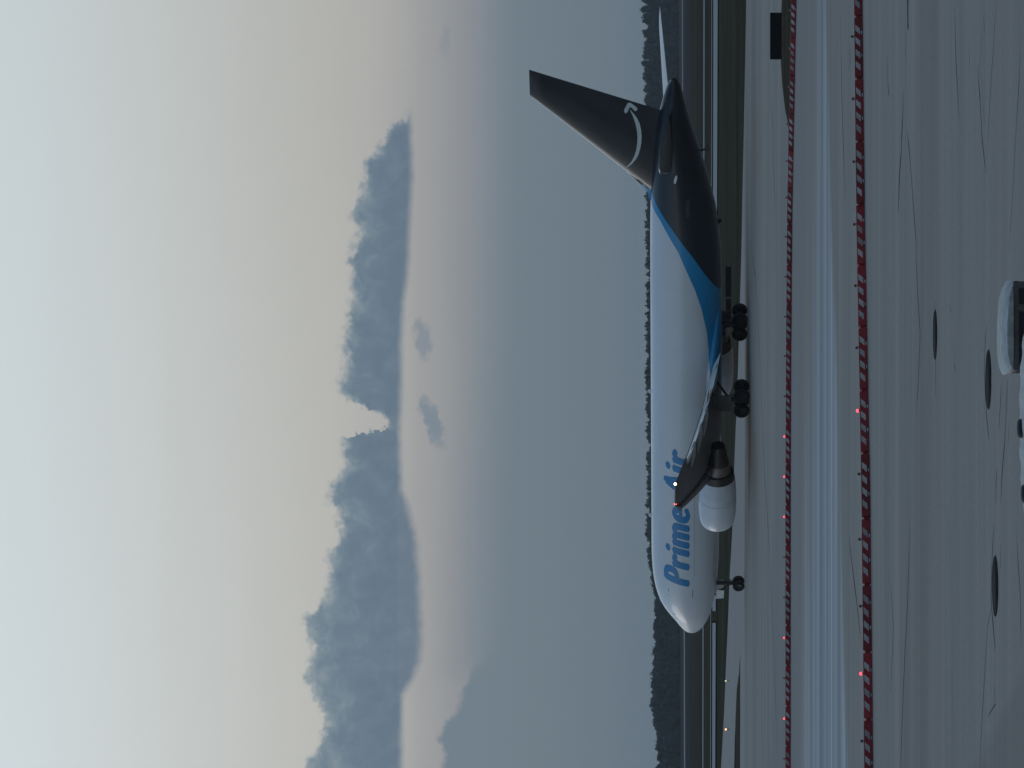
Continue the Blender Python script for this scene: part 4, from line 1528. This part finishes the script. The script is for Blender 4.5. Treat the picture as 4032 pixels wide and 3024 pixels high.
# ---------------------------------------------------------------- airfield signs and lights
def sign(u0, u1, vb, hgt, mat, label, rz=0.0, end_dark=False, cat='sign'):
    a, b_ = gp(u0, vb), gp(u1, vb)
    wd = (b_ - a).length
    o = empty('airfield_sign', ((a.x + b_.x) / 2, (a.y + b_.y) / 2, 0.004), rz, label, cat)
    bm = bmesh.new()
    add_box(bm, (0, 0, 0.12 + hgt / 2), (wd, 0.20, hgt), None, 0.015)
    p = link('panel', bm_mesh(bm), o, mat)
    n = max(2, int(wd / 0.8) + 1)
    for k in range(n):
        bm = bmesh.new()
        x = -wd / 2 + 0.15 + (wd - 0.3) * k / (n - 1)
        add_tube(bm, (x, 0, 0.0), (x, 0, 0.14), 0.035, 0.035, 8)
        add_box(bm, (x, 0, 0.01), (0.16, 0.16, 0.02))
        link('leg', bm_mesh(bm), o, M['post_grey'])
    for k in range(n - 1):                                     # ribs on the back of the housing
        bm = bmesh.new()
        x = -wd / 2 + 0.15 + (wd - 0.3) * (k + 0.5) / (n - 1)
        add_box(bm, (x, -0.108, 0.12 + hgt / 2), (0.03, 0.014, hgt * 0.9))
        link('rib', bm_mesh(bm), p, M['black_panel'] if mat is M['black_panel'] else M['post_grey'])
    if end_dark:
        bm = bmesh.new()
        add_box(bm, (-wd / 2 - 0.10, 0.02, 0.10 + hgt / 2), (0.20, 0.26, hgt * 0.95))
        link('end_housing', bm_mesh(bm), o, M['black_panel'])
    return o


sign(2790, 2974, 3087, 0.60, M['black_panel'], 'large black back of an airfield sign in the grass behind the far barricades')
sign(1855, 1974, 2884, 0.55, M['black_panel'], 'long black airfield sign on the grass behind the jet belly, right one')
sign(1735, 1848, 2884, 0.52, M['black_panel'], 'black airfield sign behind the jet main wheels, left one')
sign(578, 618, 2829, 0.66, M['sign_yellow'], 'small dull yellow airfield sign behind the jet nose', 0.0, True)


def edge_light(u, vtop, label, mat):
    z = 0.36
    p = gp(u, vtop, z)
    o = empty('taxiway_light', (p.x, p.y, 0.0), 0, label, 'airfield light')
    bm = bmesh.new()
    add_tube(bm, (0, 0, 0), (0, 0, 0.30), 0.03, 0.03, 8)
    add_tube(bm, (0, 0, 0), (0, 0, 0.03), 0.12, 0.10, 12)
    link('stem', bm_mesh(bm, True), o, M['post_grey'])
    bm = bmesh.new()
    add_lathe(bm, [(0.30, 0.07), (0.38, 0.075), (0.43, 0.05), (0.45, 0.0)], (0, 0, 0), (0, 0, 1), 12)
    link('lens', bm_mesh(bm, True, False), o, mat)


edge_light(152, 2858, 'glowing orange light at the taxiway edge, far left', M['lamp_amber'])
edge_light(343, 2858, 'faint pale light at the taxiway edge, left of the jet nose', M['lamp_pale'])


# ---------------------------------------------------------------- service vehicles at the bottom of the picture
def tug():
    d_ = 42.75
    ux = (1549 + 1915) / 2
    wd = 366 / F_PX * d_
    o = empty('baggage_tug', ((ux - 1512) / F_PX * d_, d_, 0.0), 0.03, 'small white-roofed baggage tug with dark windows, cut off by the picture bottom', 'tug')
    hw = wd / 2
    zr = 1.95
    # roof: crowned slab with rounded ends
    bm = bmesh.new()
    nx, ny = 16, 10
    topv, botv = {}, {}
    for i in range(nx + 1):
        for j in range(ny + 1):
            a, b_ = -1 + 2 * i / nx, -1 + 2 * j / ny
            e = (1 - 0.10 * abs(b_) ** 4)
            x, y = a * hw * e, b_ * 0.60 * (1 - 0.12 * abs(a) ** 4)
            z = zr - 0.06 * abs(a) ** 5 - 0.045 * abs(b_) ** 3 - 0.03 * max(0.0, a)
            topv[i, j] = bm.verts.new((x, y, z))
            botv[i, j] = bm.verts.new((x * 0.985, y * 0.985, zr - 0.12))
    for i in range(nx):
        for j in range(ny):
            bm.faces.new((topv[i, j], topv[i + 1, j], topv[i + 1, j + 1], topv[i, j + 1]))
            bm.faces.new((botv[i, j], botv[i, j + 1], botv[i + 1, j + 1], botv[i + 1, j]))
    for i in range(nx):
        for j in (0, ny):
            bm.faces.new((topv[i, j], topv[i + 1, j], botv[i + 1, j], botv[i, j]))
    for j in range(ny):
        for i in (0, nx):
            bm.faces.new((topv[i, j], topv[i, j + 1], botv[i, j + 1], botv[i, j]))
    link('roof', bm_mesh(bm, True), o, M['vehicle_white'])
    bm = bmesh.new()
    add_box(bm, (0, 0, zr - 0.155), (wd * 0.95, 1.12, 0.07), None, 0.015)
    link('header', bm_mesh(bm), o, M['vehicle_grey'])
    for sx in (-1, 1):
        for y in (-0.52, 0.52):
            bm = bmesh.new()
            add_tube(bm, (sx * hw * 0.90, y * 1.06, 0.95), (sx * hw * 0.86, y, zr - 0.15), 0.05, 0.045, 8)
            link('pillar', bm_mesh(bm), o, M['vehicle_grey'])
    bm = bmesh.new()
    add_tube(bm, (0.10, -0.555, 1.0), (0.22, -0.53, zr - 0.16), 0.05, 0.05, 8)
    link('pillar', bm_mesh(bm), o, M['vehicle_grey'])
    for nm, c_, s_ in (('rear_window', (0, -0.515, 1.42), (wd * 0.84, 0.012, 0.86)), ('windshield', (0, 0.525, 1.42), (wd * 0.84, 0.012, 0.86)),
                       ('side_window', (-hw * 0.875, 0, 1.42), (0.012, 0.94, 0.86)), ('side_window', (hw * 0.875, 0, 1.42), (0.012, 0.94, 0.86))):
        bm = bmesh.new()
        add_box(bm, c_, s_)
        link(nm, bm_mesh(bm), o, M['glass'])
    bm = bmesh.new()
    add_box(bm, (0, 0.35, 0.66), (wd * 1.02, 2.5, 0.62), None, 0.06)
    link('body', bm_mesh(bm, True), o, M['vehicle_white'])
    for sx in (-1, 1):
        for y in (-0.55, 1.2):
            wl = child('wheel', WN, o, (sx * hw * 0.9, y, 0.40))
            wl.rotation_euler = (0, 0, R(90))
            wl.scale = (0.85, 0.85, 0.85)


tug()


def van():
    d_ = 37.6
    zr = 2.22
    x0, x1 = (985 - 1512) / F_PX * d_, (1745 - 1512) / F_PX * d_
    wd = x1 - x0
    hw = wd / 2
    o = empty('service_van', ((x0 + x1) / 2, d_, 0.0), 0.02, 'white ribbed van roof with black vents at the very bottom of the picture', 'van')
    bm = bmesh.new()
    nx, ny = 28, 8
    T = {}
    for i in range(nx + 1):
        for j in range(ny + 1):
            a = -1 + 2 * i / nx
            y = -4.6 + 4.6 * j / ny
            b_ = j / ny
            z = zr - 0.06 * abs(a) ** 2.6 - 0.02 * max(0, b_ - 0.85) / 0.15 + (0.012 if i % 4 in (1, 2) else 0.0)
            T[i, j] = bm.verts.new((a * hw, y, z))
    for i in range(nx):
        for j in range(ny):
            bm.faces.new((T[i, j], T[i + 1, j], T[i + 1, j + 1], T[i, j + 1]))
    link('roof', bm_mesh(bm), o, M['vehicle_white'])
    bm = bmesh.new()
    add_box(bm, (0, -2.3, 1.27), (wd, 4.6, 1.64), None, 0.08)
    link('body', bm_mesh(bm, True), o, M['vehicle_white'])
    bm = bmesh.new()
    add_box(bm, (0, 0.004, 1.62), (wd * 0.86, 0.02, 0.62), None, 0.005)
    link('windshield', bm_mesh(bm), o, M['glass'])
    for sx in (-1, 1):
        bm = bmesh.new()
        add_box(bm, (sx * (hw + 0.003), -1.0, 1.62), (0.02, 1.1, 0.55))
        link('side_window', bm_mesh(bm), o, M['glass'])
        for y in (-0.8, -3.8):
            wl = child('wheel', WN, o, (sx * (hw - 0.12), y, 0.36))
            wl.rotation_euler = (0, 0, R(90))
            wl.scale = (0.76, 0.76, 0.76)
    for uu, zz in ((1337, 0.0), (1085, -0.04)):
        bm = bmesh.new()
        xx = (uu - 1512) / F_PX * d_ - (x0 + x1) / 2
        add_lathe(bm, [(0.0, 0.10), (0.045, 0.10), (0.062, 0.075), (0.068, 0.0)], (xx, -0.35, zr - 0.02 + zz), (0, 0, 1), 18)
        link('roof_vent', bm_mesh(bm, True, False), o, M['soot_shade_black'])


van()

# ---------------------------------------------------------------- air between here and the wood
hz = bpy.data.materials.new('haze')
hz.use_nodes = True
hn = NT(hz.node_tree)
hn.n.clear()
pv = hn.new('ShaderNodeVolumePrincipled')
pv.inputs['Color'].default_value = (0.78, 0.88, 1.0, 1)
pv.inputs['Density'].default_value = 7.0e-5
pv.inputs['Anisotropy'].default_value = 0.0
ho = hn.new('ShaderNodeOutputMaterial')
hn.l.new(pv.outputs[0], ho.inputs['Volume'])
bm = bmesh.new()
add_box(bm, (0, 1900, 20.0), (6000, 4200, 43.0))
link('haze', bm_mesh(bm), None, hz, label='thin blue evening haze over the airfield', cat='haze', kind='stuff')
